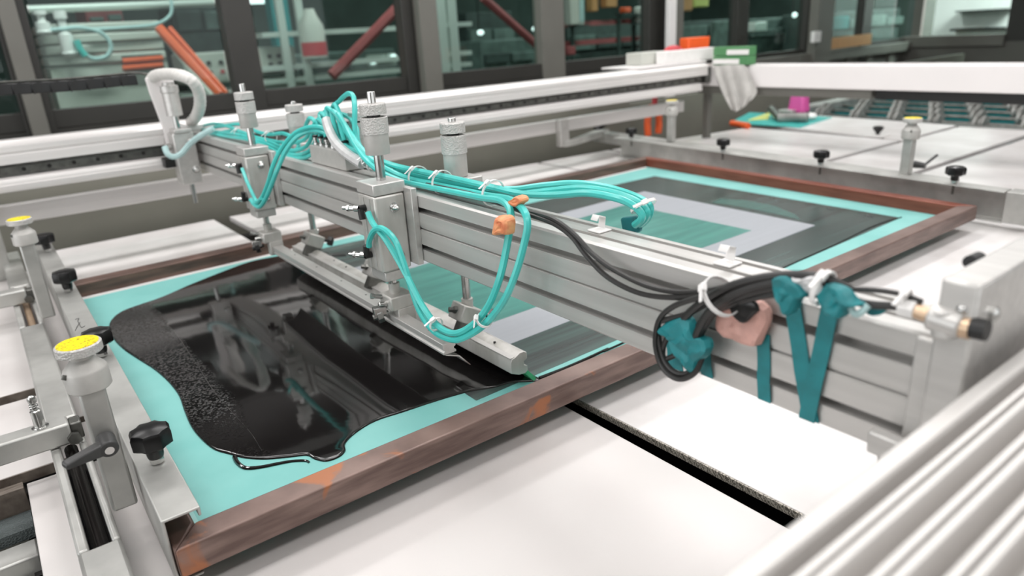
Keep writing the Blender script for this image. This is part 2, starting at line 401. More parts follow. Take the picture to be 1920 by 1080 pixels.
xa, xb = XW(1229, 95), XW(1243, 95)
struct(MB().box(xa, xb, YW - .14, YW - .1, FL, TOP).build('trim_%d' % tn, 'white_paint', bevel=.004)); tn += 1
struct(MB().box(XW(1268, 95), XR, YW - .07, YW, z2 - .14, z2 - .04).build('trim_%d' % tn, 'frame_grey', bevel=.006)); tn += 1
for px in (1590, 1628, 1668):
    x = XW(px, 100); struct(MB().box(x - .06, x + .06, YW - .03, YW, FL, z2 - .14).build('trim_%d' % tn, 'frame_grey')); tn += 1
# right-hand wall with one long window
yb = pt(1890, 40, x=XR).y; ya = pt(1729, 40, x=XR).y
zr = pt(1800, 62, x=XR).z
struct(MB().box(XR, XR + .08, -3.2, YW + .08, FL, zr - .1).build('wall_right', 'wall_grey'))
struct(MB().box(XR, XR + .08, -3.2, yb, zr - .1, TOP).build('wall_right', 'frame_dark'))
struct(MB().box(XR, XR + .08, yb, YW + .08, 1.55, TOP).build('wall_right', 'frame_dark'))
w10 = struct(MB().box(XR - .04, XR + .09, yb, YW + .05, zr - .14, zr - .02).build('window_10', 'frame_grey', bevel=.005))
MB().box(XR + .04, XR + .048, yb, ya, zr - .02, 1.55).build('pane', 'glass', w10)

# ------------------------------------------------------------------ far room seen through the glass
def far(px, py, Y): return pt(px, py, y=Y)
Y6 = 6.0
t = thing('printing_machine', 'pale ribbed bed of another printing machine behind the leftmost window', 'machine', far(190, 140, Y6))
a, b = far(70, 45, Y6), far(298, 45, Y6); zb = far(190, 140, Y6).z; zt = far(190, 42, Y6).z
MB().box(a.x, b.x, Y6, Y6 + .5, FL, zt - .28).build('lower_panel', 'pale_far', t, bevel=.01)
for i in range(4):
    h = .28 / 4
    MB().box(a.x, b.x, Y6 - .02, Y6 + .5, zt - .28 + i * h + .008, zt - .28 + (i + 1) * h).build('rib', 'pale_far', t, bevel=.012)
MB().box(far(225, 100, Y6).x, far(300, 100, Y6).x, Y6 - .03, Y6 - .015, far(230, 135, Y6).z, far(230, 105, Y6).z).build('dark_window', 'clutter_dark', t)
for py in (115, 128):
    MB().cyl(far(230, py, Y6 - .05), far(305, py - 6, Y6 - .05), .02, n=10).build('orange_bar', 'orange_far', t)
for i, px in enumerate((78, 125)):
    q = far(px, 20, Y6 - .1); r_ = far(px + 6, 100 if i else 60, Y6 - .1)
    tt = thing('pneumatic_cylinder', ['short white pneumatic cylinder over the pale machine bed behind glass, left one', 'long white pneumatic cylinder over the pale machine bed behind glass, right one'][i], 'cylinder', r_)
    MB().lathe(r_, (0, 0, 1), [(.02, 0), (.045, .01), (.045, (q.z - r_.z) * .45), (.025, (q.z - r_.z) * .5), (.025, (q.z - r_.z) * .8), (.04, (q.z - r_.z) * .82), (.04, q.z - r_.z)], 16).build('barrel', 'white_plastic', tt)
    MB().ball(r_, .05, sc=(1, 1, .5)).build('foot', 'white_plastic', tt)
def fhose(pts, Y, r, m, label):
    single(MB().tube(catmull([far(*p, Y) for p in pts], 6), r, 8), 'air_hose', m, label, 'hose')
fhose([(75, 58), (110, 55), (150, 52), (190, 62), (208, 85), (200, 105), (175, 110), (155, 98)], Y6 - .12, .014, 'hose_pale', 'pale blue hose looped in front of the machine beyond the window')
fhose([(160, 56), (230, 52), (290, 46), (318, 30), (322, 10), (318, -10)], Y6 - .08, .012, 'hose_pale', 'pale blue hose rising along the bed behind the leftmost window')
fhose([(143, 75), (150, 92), (160, 105)], Y6 - .15, .022, 'hose', 'short teal hose beside the white heads behind the glass')
single(MB().cyl(far(52, 18, Y6 + .1), far(418, 4, Y6 + .1), .028, n=12), 'steel_tube', 'rack_far', 'long pale horizontal tube across the top of the leftmost window', 'tube')
for k, (p, q, w, m) in enumerate((((298, 52), (412, 178), .035, 'orange_far'), ((318, 52), (425, 175), .018, 'orange_far'), ((306, 68), (400, 182), .02, 'pale_far'))):
    a, b = far(*p, Y6 - .3), far(*q, Y6 - .6)
    single(MB().cyl(a, b, w, n=8), 'guide_rail', m, ['thick orange guide rail slanting down behind the leftmost window', 'thin orange guide rail right of the thick one behind glass', 'pale guide rail left of the thick orange one behind glass'][k], 'rail')
for k, (x0, x1, y0, y1) in enumerate(((352, 432, 95, 160), (493, 552, 85, 140))):
    Yc = 6.6; a, b = far(x0, y1, Yc), far(x1, y0, Yc)
    t = thing('control_cabinet', ['pale control cabinet left of the wide dark mullion behind glass', 'pale control cabinet with buttons right of the wide dark mullion'][k], 'cabinet', (a.x, Yc, a.z))
    MB().box(a.x, b.x, Yc, Yc + .4, a.z, b.z).build('case', 'pale_far', t, bevel=.02)
    for i in range(3):
        for j in range(2):
            c = Vector((a.x + (b.x - a.x) * (.25 + .25 * i), Yc, a.z + (b.z - a.z) * (.35 + .3 * j)))
            MB().cyl(c, c + Vector((0, -.02, 0)), .018, n=10).build('button', 'red' if (i, j) == (2, 0) else 'black_plastic', t)
    MB().box(a.x - .1, b.x + .1, Yc - .1, Yc + .4, a.z - .12, a.z - .07).build('base_shelf', 'rack_far', t)
def rack(pxs, pys, Y, label, tilt=0):
    t = thing('steel_rack', label, 'rack', far(pxs[0], max(pys), Y))
    for py in pys:
        a, b = far(pxs[0], py + tilt, Y), far(pxs[-1], py - tilt * .4 - (pxs[-1] - pxs[0]) * .07, Y)
        MB().box(a.x, b.x, Y, Y + .35, a.z - .02, a.z + .02).build('shelf', 'rack_far', t)
    return t
t = rack((492, 756), (66, 130, 155), 6.3, 'pale steel rack with three shelves behind the second window')
for px in (545, 580):
    a = far(px, 150, 6.3); MB().box(a.x - .03, a.x + .03, 6.28, 6.33, a.z - .1, 2.2).build('upright', 'rack_far', t)
t = rack((815, 885), (48, 104, 126), 6.0, 'pale narrow rack tower with three arms right of the grey column')
for px in (835, 855):
    a = far(px, 126, 6.0); MB().box(a.x - .045, a.x + .045, 5.98, 6.04, a.z - .1, 2.2).build('upright', 'rack_far', t)
single(MB().cyl(far(622, 142, 6.0), far(752, 8, 6.0), .05, n=8), 'diagonal_brace', 'red_far', 'red diagonal brace rising to the right behind the second window', 'brace')
single(MB().cyl(far(905, -5, 6.4), far(1012, 90, 6.4), .045, n=8), 'diagonal_brace', 'red_far', 'red diagonal brace falling to the right behind the third window', 'brace')
a = far(535, 80, 6.8); single(MB().box(a.x - .08, a.x + .08, 6.8, 6.95, a.z - .05, 2.3), 'post', 'teal_far', 'dark teal post behind the second window', 'post')
a, b = far(575, 110, 6.15), far(612, 68, 6.15)
t = thing('spray_can', 'pale container with red band standing behind the second window', 'container', (a.x, 6.15, a.z))
MB().lathe(((a.x + b.x) / 2, 6.2, a.z), (0, 0, 1), [((b.x - a.x) * .5, 0), ((b.x - a.x) * .5, .26), ((b.x - a.x) * .3, .34), ((b.x - a.x) * .2, .4)], 18).build('body', 'pale_far', t)
MB().lathe(((a.x + b.x) / 2, 6.2, a.z + .02), (0, 0, 1), [((b.x - a.x) * .52, 0), ((b.x - a.x) * .52, .11)], 18).build('red_band', 'red', t)
# dark stock standing deep in the far room
rc = random.Random(3)
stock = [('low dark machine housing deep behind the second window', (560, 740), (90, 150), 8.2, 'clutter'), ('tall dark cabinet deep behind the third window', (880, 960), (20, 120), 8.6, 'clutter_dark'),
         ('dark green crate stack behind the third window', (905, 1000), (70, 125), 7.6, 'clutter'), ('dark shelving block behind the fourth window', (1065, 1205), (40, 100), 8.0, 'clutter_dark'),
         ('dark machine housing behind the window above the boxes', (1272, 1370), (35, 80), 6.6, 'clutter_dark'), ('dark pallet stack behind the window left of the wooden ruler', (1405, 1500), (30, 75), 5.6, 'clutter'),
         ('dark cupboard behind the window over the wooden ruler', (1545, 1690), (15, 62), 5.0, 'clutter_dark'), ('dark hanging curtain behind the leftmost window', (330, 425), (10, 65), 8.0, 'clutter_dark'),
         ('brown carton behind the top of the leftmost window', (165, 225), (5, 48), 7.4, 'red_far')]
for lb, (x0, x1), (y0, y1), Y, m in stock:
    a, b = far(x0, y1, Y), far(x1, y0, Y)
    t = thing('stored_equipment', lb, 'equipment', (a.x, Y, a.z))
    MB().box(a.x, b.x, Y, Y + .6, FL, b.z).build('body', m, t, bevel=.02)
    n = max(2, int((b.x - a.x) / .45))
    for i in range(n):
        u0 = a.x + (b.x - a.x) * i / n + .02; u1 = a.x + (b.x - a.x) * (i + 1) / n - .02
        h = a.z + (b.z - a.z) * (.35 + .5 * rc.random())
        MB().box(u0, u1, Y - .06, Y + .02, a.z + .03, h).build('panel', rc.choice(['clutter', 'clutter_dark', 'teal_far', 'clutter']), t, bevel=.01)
# hung goods and small bright items
items = [((1070, 1088), (0, 47), 'pale_far', 'pale strip hanging at the left of the fourth window'), ((1085, 1096), (0, 44), 'hose_pale', 'pale green strip hanging in the fourth window'),
         ((1110, 1122), (0, 22), 'wood_far', 'brown garment hanging in the fourth window, leftmost'), ((1137, 1158), (0, 14), 'wood_far', 'tan garment hanging in the middle of the fourth window'),
         ((1173, 1184), (13, 24), 'orange_far', 'small orange box on the shelf in the fourth window'), ((1201, 1212), (12, 26), 'rack_far', 'small white box upper right in the fourth window'),
         ((1202, 1211), (31, 42), 'rack_far', 'small white box lower right in the fourth window'), ((1085, 1096), (37, 47), 'rack_far', 'small pale box lower left in the fourth window'),
         ((1268, 1300), (0, 22), 'wood_far', 'light brown goods hanging at the top of the window over the boxes'), ((1302, 1330), (0, 14), 'yellow_tri', 'yellowish goods hanging beside the brown ones over the boxes'),
         ((1416, 1440), (40, 60), 'rack_far', 'pale carton behind the window left of the grey column'), ((1066, 1080), (86, 104), 'red_far', 'dark red bucket at the left of the fourth window')]
low = []
for (x0, x1), (y0, y1), m, lb in items:
    Y = 7.0 if x1 < 1240 else (6.0 if x1 < 1350 else 5.3); a, b = far(x0, y1, Y), far(x1, y0, Y)
    if y0 == 0: b.z = 2.55
    single(MB().box(a.x, b.x, Y, Y + .12, a.z, b.z), 'stored_item', m, lb, 'item', bevel=.015)
    if y0: low.append((a.x, b.x, Y, a.z))
t = thing('goods_shelf', 'dark open shelf holding the small boxes behind the right windows', 'shelf', (low[0][0], low[0][2], FL))
for x0, x1, Y, z in low:
    MB().box(x0 - .05, x1 + .05, Y - .02, Y + .16, z - .022, z - .001).build('shelf_board', 'clutter_dark', t)
    MB().box((x0 + x1) / 2 - .02, (x0 + x1) / 2 + .02, Y + .16, Y + .2, FL, z).build('shelf_post', 'clutter_dark', t)
for k, py in enumerate((46, 82)):
    a, b = far(1066, py, 7.2), far(1212, py - 8, 7.2)
    single(MB().box(a.x, b.x, 7.2, 7.3, a.z - .03, a.z + .03), 'shelf_beam', 'red_far', ['upper', 'lower'][k] + ' dark red shelf beam behind the fourth window', 'beam')
for k, (px, py) in enumerate(((901, 61), (1003, 54), (1490, 28))):
    c = far(px, py, 7.5 if k < 2 else 5.2)
    t = thing('lamp', ['small round lamp glowing in the third window, left of the brace', 'small oval lamp glowing at the right end of the red brace', 'small lamp glowing behind the window left of the grey column'][k], 'lamp', c)
    MB().ball(c, .05, sc=(1, .3, .6)).build('bulb', 'lamp_glow', t)
    MB().cyl(c + Vector((0, .03, 0)), (c.x, c.y + .03, 2.55), .008, n=6).build('cord', 'black_rubber', t)
a, b = far(478, 4, 7.2), far(523, -2, 7.2)
single(MB().box(a.x, b.x, 7.2, 7.5, a.z, a.z + .05), 'ceiling_batten', 'lamp_glow', 'white batten lamp at the top of the second window', 'lamp', bevel=.01)
a, b = far(700, 116, 6.5), far(738, 106, 6.5)
t = thing('lamp_strip', 'row of three small bright lamps low in the second window', 'lamp', (a.x, 6.5, a.z))
for i in range(3):
    c = a.lerp(b, i / 2); MB().ball(c, .035, sc=(1, .4, .6)).build('lamp_bulb', 'lamp_glow', t)
MB().box(a.x - .04, b.x + .04, 6.52, 6.56, min(a.z, b.z) - .04, max(a.z, b.z) + .03).build('holder', 'rack_far', t)
# white room beyond the right-hand wall
t = thing('white_partition', 'white partition with two black shelves behind the rightmost window', 'partition', (11.3, 2.6, FL))
MB().box(11.3, 11.4, -.5, pt(1738, 40, x=11.3).y, FL, 2.4).build('panel', 'white_paint', t)
for (xa, xb_, y0, y1) in ((1795, 1895, 15, 23), (1785, 1890, 50, 58)):
    a, b = pt(xa, y1, x=11.2), pt(xb_, y0, x=11.2)
    MB().box(11.12, 11.3, b.y, a.y, min(a.z, b.z), max(a.z, b.z)).build('shelf', 'black_plastic', t)

# ------------------------------------------------------------------ work table boards
ZT = -.085
def board(q, label, m='table', th=.02, edge=None, group=None, name='table_board'):
    c = Vector((sum(p[0] for p in q) / 4, sum(p[1] for p in q) / 4, ZT - th))
    t = thing(name, label, 'table board', c, group)
    MB().quad(q, ZT - th, ZT).build('top', m, t, bevel=.0015)
    return t
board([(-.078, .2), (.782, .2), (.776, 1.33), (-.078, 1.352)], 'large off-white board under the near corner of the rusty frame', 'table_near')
t = board([(.830, .2), (2.75, .2), (2.72, 1.6), (.804, 1.6)], 'bright white board right of the dark slot, under the beam end', th=.0125)
MB().hexa([(.8265, .2, ZT - .0125), (.830, .2, ZT - .0125), (.804, 1.6, ZT - .0125), (.8005, 1.6, ZT - .0125), (.8265, .2, ZT - .001), (.830, .2, ZT - .001), (.804, 1.6, ZT - .001), (.8005, 1.6, ZT - .001)]).build('sawn_edge', 'sawn_edge', t)
board([(.12, 1.62), (.74, 1.62), (.732, 3.158), (.12, 3.14)], 'off-white board behind the rusty frame, left of the far gap', 'table')
board([(.806, 1.64), (2.36, 1.64), (2.43, 3.03), (.798, 3.155)], 'off-white board behind the rusty frame, right of the far gap', 'table')
board([(2.40, 1.64), (2.62, 1.64), (2.95, 3.0), (2.46, 3.03)], 'small off-white board at the far right corner of the frame', 'table')
board([(2.78, 1.86), (4.06, 1.86), (4.1, 2.86), (2.98, 3.0)], 'white board behind the right clamp bar, farthest left', 'table')
board([(4.08, 1.85), (4.75, 1.85), (4.85, 2.9), (4.3, 3.07), (4.12, 2.87)][:4], 'white board in front of the roller conveyor, with tools on it', 'table')
board([(2.78, 1.42), (4.72, 1.42), (4.7, 1.81), (2.78, 1.83)], 'white board strip between the two slanting slots', 'table')
board([(2.76, .2), (4.6, .2), (4.6, 1.375), (2.76, 1.385)], 'white board right of the clamp bar, at the right edge', 'table')
# underside trough that closes the slots
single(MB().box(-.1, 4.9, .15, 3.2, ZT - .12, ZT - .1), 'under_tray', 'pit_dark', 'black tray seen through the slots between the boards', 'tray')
# table carcass under everything
t = thing('table_carcass', 'dark grey table carcass below the white boards', 'table base', (2, 1.6, FL))
for (x0, x1, y0, y1) in ((-.05, .0, .3, .36), (3.35, 3.45, .3, .36), (-.05, .0, 2.95, 3.02), (3.35, 3.45, 2.95, 3.02)):
    MB().box(x0, x1, y0, y1, FL, ZT - .12).build('leg', 'frame_dark', t)
MB().box(-.09, 3.48, .3, 3.1, ZT - .2, ZT - .121).build('frame', 'frame_dark', t)
# left-hand strips beyond the channel
def lb(px0, px1, z=ZT): pass
ys = [(1.40, 1.53, 'pale narrow board under the left channel, nearest of three'), (1.56, 1.74, 'pale narrow board under the left channel, middle of three'), (1.79, 2.9, 'long pale board at the left edge under the far post')]
for y0, y1, lbl in ys:
    tt = thing('side_board', lbl, 'table board', (-.2, (y0 + y1) / 2, ZT - .02))
    MB().box(-.5, .1, y0, y1, ZT - .02, ZT).build('top', 'table_grey', tt, bevel=.0015)
    MB().box(-.5, .1, y0 - .003, y0, ZT - .02, ZT - .001).build('edge', 'ply', tt)
# pit at the lower left with profiles, knurled plate and a steel block
t = thing('conveyor_pit', 'dark pit with grey metal profiles at the lower left corner', 'machine pit', (-.2, 1.1, -.3))
MB().box(-.6, -.081, .5, 1.38, -.32, -.3).build('pit_floor', 'steel_dark', t)
MB().box(-.6, -.085, 1.30, 1.36, -.16, -.14).build('knurled_plate', 'knurl_sheet', t)
MB().box(-.6, -.085, 1.235, 1.29, -.20, -.155).build('upper_profile', 'galv', t, bevel=.004)
MB().box(-.6, -.085, 1.16, 1.225, -.24, -.185).build('middle_profile', 'galv', t, bevel=.004)
MB().box(-.6, -.085, 1.10, 1.15, -.27, -.215).build('lower_profile', 'galv', t, bevel=.004)
MB().box(-.6, -.085, 1.37, 1.395, -.20, -.10).build('wooden_strip', 'ply', t)
MB().box(-.22, -.165, .7, 1.06, -.3, -.2).build('steel_block', 'galv', t, bevel=.006)
MB().box(-.135, -.095, .7, 1.02, -.3, -.19).build('slotted_block', 'steel_dark', t, bevel=.005)

# ------------------------------------------------------------------ printing screen
ZM = -.040
ON = [(.071, .866), (2.47, .862), (2.56, 2.352), (.0715, 2.313)]
IN = [(.107, .912), (2.43, .908), (2.515, 2.302), (.107, 2.259)]
t = thing('screen_frame', 'large rusty square-tube screen frame with turquoise mesh in the middle', 'screen frame', (1.3, 1.6, -.046))
for k, m in enumerate(('rust', 'rust_red', 'rust_far', 'rust_far')):
    j = (k + 1) % 4
    MB().quad([ON[k], ON[j], IN[j], IN[k]], -.046, 0).build('tube', m, t, bevel=.004, seg=3)
def mix2(a, b, f): return (a[0] + (b[0] - a[0]) * f, a[1] + (b[1] - a[1]) * f)
MS = [mix2(ON[k], IN[k], .7) for k in range(4)]
mesh_o = MB().quad(MS, ZM - .003, ZM).build('mesh', 'teal', t)
# paler glue border on the mesh
def inset(q, d):
    return [(q[0][0] + d, q[0][1] + d), (q[1][0] - d, q[1][1] + d), (q[2][0] - d, q[2][1] - d), (q[3][0] + d, q[3][1] - d)]
B1 = inset(IN, -.004); B2 = inset(IN, .052)
MB().quad([B1[0], B1[1], B2[1], B2[0]], ZM, ZM + .0004).build('glue_border', 'teal_pale', mesh_o)
B3 = inset(IN, .022)
MB().quad([B3[3], B3[2], B1[2], B1[3]], ZM, ZM + .0004).build('glue_border', 'white_plastic', mesh_o)
B4 = inset(IN, .012); MB().quad([B1[0], B4[0], B4[3], B1[3]], ZM, ZM + .0004).build('glue_border', 'teal_pale', mesh_o)
def pz(px, py, z=ZM): q = pt(px, py, z=z); return (q.x, q.y)
# thin film of ink left by the squeegee, with the printed ring still open in it
film = [(.62, .985), (2.33, 1.03), (2.37, 2.12), (.62, 2.20)]
MB().quad(film, ZM, ZM + .0006).build('ink_film', 'film', mesh_o)
ring_o = [(.62, 1.135), (2.08, 1.178), (2.114, 1.946), (.62, 1.91)]
MB().quad(ring_o, ZM + .0006, ZM + .0010).build('open_ring', 'open_mesh', mesh_o)
ring_i = [(.62, 1.262), (1.90, 1.29), (1.902, 1.843), (.62, 1.755)]
MB().quad(ring_i, ZM + .0010, ZM + .0014).build('stencil_field', 'stencil_green', mesh_o)
arc = [pz(*p, z=ZM) for p in ((1335, 380), (1352, 373), (1400, 376), (1450, 386), (1490, 402), (1500, 412), (1470, 405), (1420, 394), (1370, 385))]
MB().prism(arc, 'z', ZM + .0006, ZM + .0011).build('ink_smear', 'film_green', mesh_o)

# ------------------------------------------------------------------ the pool of ink
outl = [(205, 610), (214, 596), (232, 584), (262, 573), (300, 560), (335, 545), (360, 534), (420, 510), (470, 492), (520, 482), (560, 476), (600, 474), (650, 480)]
outr = [(1012, 711), (1000, 716), (960, 718), (925, 728), (880, 735), (820, 752), (760, 772), (705, 790), (668, 812), (648, 832), (648, 846), (636, 858), (612, 866), (590, 862), (575, 855), (545, 858), (500, 862), (460, 860), (428, 852), (400, 843), (375, 822), (358, 800), (345, 770), (335, 742), (315, 716), (290, 694), (262, 676), (235, 658), (216, 640), (207, 624)]
A = [Vector((*pz(*p), 0)) for p in outl]
Bq = [Vector((*pz(*p), 0)) for p in outr]
loop = A + [Vector((.79, 2.06, 0)), Vector((.765, 1.6, 0)), Vector((.752, 1.1, 0))] + Bq
loop = catmull(loop, 4, closed=True)
def ink_pool(loop, h, name='pool', parent=None, z=ZM + .0015):
    n = len(loop)
    area2 = sum(loop[i].x * loop[(i + 1) % n].y - loop[(i + 1) % n].x * loop[i].y for i in range(n))
    sg = 1 if area2 > 0 else -1
    rings = []
    for d, hz in ((0, -.0015), (.0006, h * .55), (.002, h * .88), (.0045, h)):
        rg = []
        for i in range(n):
            tdir = (loop[(i + 1) % n] - loop[i - 1]).normalized(); nrm = Vector((-tdir.y, tdir.x, 0)) * sg
            rg.append(Vector((loop[i].x + nrm.x * d, loop[i].y + nrm.y * d, z + hz)))
        rings.append(rg)
    bm = bmesh.new()
    vr = [[bm.verts.new(p) for p in rg] for rg in rings]
    for k in range(3):
        for i in range(n):
            j = (i + 1) % n; bm.faces.new((vr[k][i], vr[k][j], vr[k + 1][j], vr[k + 1][i]))
    es = [bm.edges.get((vr[3][i], vr[3][(i + 1) % n])) for i in range(n)]
    bmesh.ops.triangle_fill(bm, edges=es, use_beauty=True)
    bmesh.ops.recalc_face_normals(bm, faces=bm.faces)
    me = bpy.data.meshes.new(name); bm.to_mesh(me); bm.free()
    for q in me.polygons: q.use_smooth = True
    me.materials.append(M['ink']); o = bpy.data.objects.new(name, me); C.objects.link(o); o.parent = parent
    return o
ink = thing('printing_ink', 'glossy black printing ink spread over the left half of the screen', 'ink')
ink_pool(loop, .0025, 'pool', ink)
curl = catmull([Vector((*pz(*p), ZM + .0012)) for p in ((440, 858), (447, 870), (462, 879), (490, 877), (520, 871), (548, 866), (572, 865), (580, 868))], 5)
nC = len(curl); MB().tube(curl, .003, 8, rads=[.004 - .0022 * i / nC for i in range(nC)]).build('thread', 'ink', ink)
rid = catmull([Vector((*pz(*p), ZM + .0016)) for p in ((252, 577), (285, 590), (325, 622), (365, 680), (400, 735), (440, 782), (470, 815), (492, 850))], 5)
MB().tube(rid, .0035, 8, rads=[.0028] * len(rid)).build('wave_ridge', 'ink', ink)
bead = catmull([Vector((*pz(*p), ZM + .001)) for p in ((1012, 711), (1060, 692), (1100, 674), (1140, 655), (1170, 643), (1480, 498), (1560, 462), (1640, 424), (1690, 408))], 5)
MB().tube(bead, .003, 8, rads=[.005 - .0028 * min(1, i / 22) for i in range(len(bead))]).build('edge_bead', 'ink', ink)
rc = random.Random(5)
for i in range(16):                                     # drops left beside the film on the far edges
    f = rc.random() ** .6; q = Vector(pt(1300 + 340 * f, 340 + 62 * f + rc.uniform(-2, 2), z=ZM))
    MB().ball((q.x - .03, q.y - .012, ZM + .001), .0025 + .0025 * rc.random(), 8, 5, sc=(1, 1.4, .5)).build('drop', 'ink', ink)

# ------------------------------------------------------------------ clamp bars with star knobs
def star_knob(parent, c, r=.031, ztop=.04, stud_to=None):
    """eight-sided black star handle on a threaded stud; c = foot of the stud"""
    c = Vector(c); n = 16; prof = []
    mb = MB()
    for (sc, h) in ((.78, .028), (.98, .032), (1, .050), (.9, .056), (.55, .059)):
        prof.append([(c.x + r * sc * (1 if i % 2 == 0 else .86) * cos(2 * pi * i / n + .3), c.y + r * sc * (1 if i % 2 == 0 else .86) * sin(2 * pi * i / n + .3), c.z + h) for i in range(n)])
    vs = [p for rg in prof for p in rg]; fs = []
    for k in range(len(prof) - 1):
        for i in range(n): fs.append((k * n + i, k * n + (i + 1) % n, (k + 1) * n + (i + 1) % n, (k + 1) * n + i))
    fs += [tuple(range(n - 1, -1, -1)), tuple(range((len(prof) - 1) * n, len(prof) * n))]
    mb.add(vs, fs)
    mb.lathe(c, (0, 0, 1), [(r * .36, .010), (r * .4, .014), (r * .42, .024), (r * .6, .030)], 20)
    k = mb.build('knob', 'black_plastic', parent, smooth=28)
    MB().lathe(c, (0, 0, 1), [(r * .34, .002), (r * .34, .010)], 6).build('nut', 'steel', k)
    MB().cyl(c + Vector((0, 0, -.036)), c + Vector((0, 0, .01)), .0042, n=10).build('stud', 'steel_dark', k)
    return k
t = thing('clamp_bar', 'folded steel clamp bar with four black star knobs on the left side of the frame', 'clamp bar', (.09, 1.75, -.05))
y0, y1 = .88, 2.70
MB().prism([(.066, .040), (.066, -.062), (.100, -.062), (.100, -.058), (.070, -.058), (.070, .036), (.110, .036), (.110, .026), (.114, .026), (.114, .040)], 'y', y0, y1).build('channel', 'galv', t, bevel=.0015)
for i, yy in enumerate((1.032, 1.526, 2.055, 2.568)): star_knob(t, (.094, yy, .040), .029)
pm = catmull([pt(*p, z=.0408) for p in ((141, 599), (148, 597), (146, 602), (150, 610), (153, 614), (159, 611))], 5)
MB().tube(pm, .0006, 6).build('pen_mark', 'black_rubber', t)
pm = catmull([pt(*p, z=.0408) for p in ((150, 604), (145, 612), (141, 620))], 5)
MB().tube(pm, .0005, 6).build('pen_mark', 'black_rubber', t)
t = thing('clamp_bar', 'weathered steel clamp bar with black star knobs along the right side of the frame', 'clamp bar', (2.6, 1.75, -.05))
f0 = Vector((2.528, .816, .04)); f1 = Vector((2.713, 2.722, .04))
sk = (f1.x - f0.x) / (f1.y - f0.y)
prof = [(.0, .040), (0, .036), (.056, .036), (.056, -.062), (.02, -.062), (.02, -.066), (.060, -.066), (.060, .040)]
mb = MB(); n = len(prof)
vs = [(f0.x + p[0], f0.y, p[1]) for p in prof] + [(f1.x + p[0], f1.y, p[1]) for p in prof]
mb.add(vs, [(i, (i + 1) % n, (i + 1) % n + n, i + n) for i in range(n)] + [tuple(range(n)), tuple(range(2 * n - 1, n - 1, -1))])
mb.build('channel', 'galv', t, bevel=.001)
for yy in (.978, 1.483, 1.98, 2.60): star_knob(t, (f0.x + sk * (yy - f0.y) + .022, yy, .040), .031)
MB().box(2.535, 2.60, .74, .812, -.06, .04).build('end_bracket', 'galv', t, bevel=.002)
single(MB().hexa([(2.615, 1.0, -.02), (2.67, 1.0, -.02), (2.91, 3.02, -.02), (2.845, 3.02, -.02), (2.615, 1.0, .036), (2.67, 1.0, .036), (2.91, 3.02, .036), (2.845, 3.02, .036)]), 'support_beam', 'galv', 'pale square support beam running behind the right clamp bar', 'beam', bevel=.003)

# ------------------------------------------------------------------ adjuster posts with yellow discs
def adjuster(c, zfoot, ztop, label, s=1, knob_tilt=0, group='adjuster posts with yellow discs', w=.034):
    c = Vector((c[0], c[1], 0))
    t = thing('adjuster_post', label, 'adjuster post', (c.x, c.y, zfoot), group)
    zc = ztop - .105 * s
    MB().box(c.x - w / 2 * s, c.x + w / 2 * s, c.y - w / 2 * s, c.y + w / 2 * s, zfoot, zc + .01).build('post', 'galv', t, bevel=.004)
    MB().lathe((c.x, c.y, zc), (0, 0, 1), [(.033 * s, 0), (.036 * s, .003 * s), (.036 * s, .035 * s), (.034 * s, .040 * s), (.018 * s, .058 * s), (.018 * s, .072 * s)], 36).build('collar', 'cast', t, smooth=30)
    ax = Vector((sin(knob_tilt), 0, cos(knob_tilt)))
    k = MB().lathe((c.x, c.y, zc + .068 * s), ax, [(.034 * s, 0), (.037 * s, .002 * s), (.037 * s, .016 * s), (.035 * s, .018 * s)], 40).build('knurled_disc', 'knurl', t, smooth=30)
    q = Vector((c.x, c.y, zc + .068 * s)) + ax * .018 * s
    MB().lathe(q, ax, [(.033 * s, -.0005), (.033 * s, .0008)], 36).build('sticker', 'sticker', k)
    MB().cyl((c.x - .031 * s, c.y - .014 * s, zc + .040 * s), (c.x - .0352 * s, c.y - .016 * s, zc + .033 * s), .004 * s, n=10).build('grub_screw', 'steel_dark', t)
    return t
adjuster((.041, 1.06), -.02, .254, 'near left adjuster post with large yellow disc, beside the black knobs', .78, w=.043)
adjuster((.036, 2.06), -.012, .258, 'far left adjuster post with yellow disc at the left picture edge', .74, w=.043)
q = pt(1708, 322, z=.03); adjuster((2.640, 1.17), .036, .252, 'adjuster post with yellow disc standing on the right clamp bar, near end', .84, w=.04)
q = pt(1258, 266, z=.036); adjuster((q.x, q.y), .036, .255, 'adjuster post with yellow disc at the far end of the right bar', .84, w=.04)

# ------------------------------------------------------------------ left guide channel with threaded rod
t = thing('guide_channel', 'galvanised slotted guide channel with black threaded rod at the lower left', 'guide channel', (-.004, 1.6, ZT))
ZC = -.030; XA, XB = -.031, .023; SA, SB = -.016, .012
def chan(y0, y1, slot):
    mb = MB()
    if slot:
        mb.box(XA, SA, y0, y1, ZT + .001, ZC); mb.box(SB, XB, y0, y1, ZT + .001, ZC)
    else: mb.box(XA, XB, y0, y1, ZT + .001, ZC)
    return mb
MB().box(XA, XB, .3, .995, ZT + .001, ZC).build('near_cover', 'galv', t, bevel=.005)
chan(.995, 1.33, True).build('slotted_side', 'galv', t, bevel=.004)
MB().box(XA + .004, XB - .004, .99, 1.34, ZT + .001, ZT + .006).build('slot_floor', 'pit_dark', t)
chan(1.33, 1.45, True).build('slotted_side', 'galv', t, bevel=.004)
MB().box(XA, XB, 1.45, 2.08, ZT + .001, ZC).build('middle_cover', 'galv', t, bevel=.005)
chan(2.08, 2.50, True).build('slotted_side', 'galv', t, bevel=.004)
MB().box(XA, XB, 2.50, 3.0, ZT + .001, ZC).build('far_cover', 'galv', t, bevel=.005)
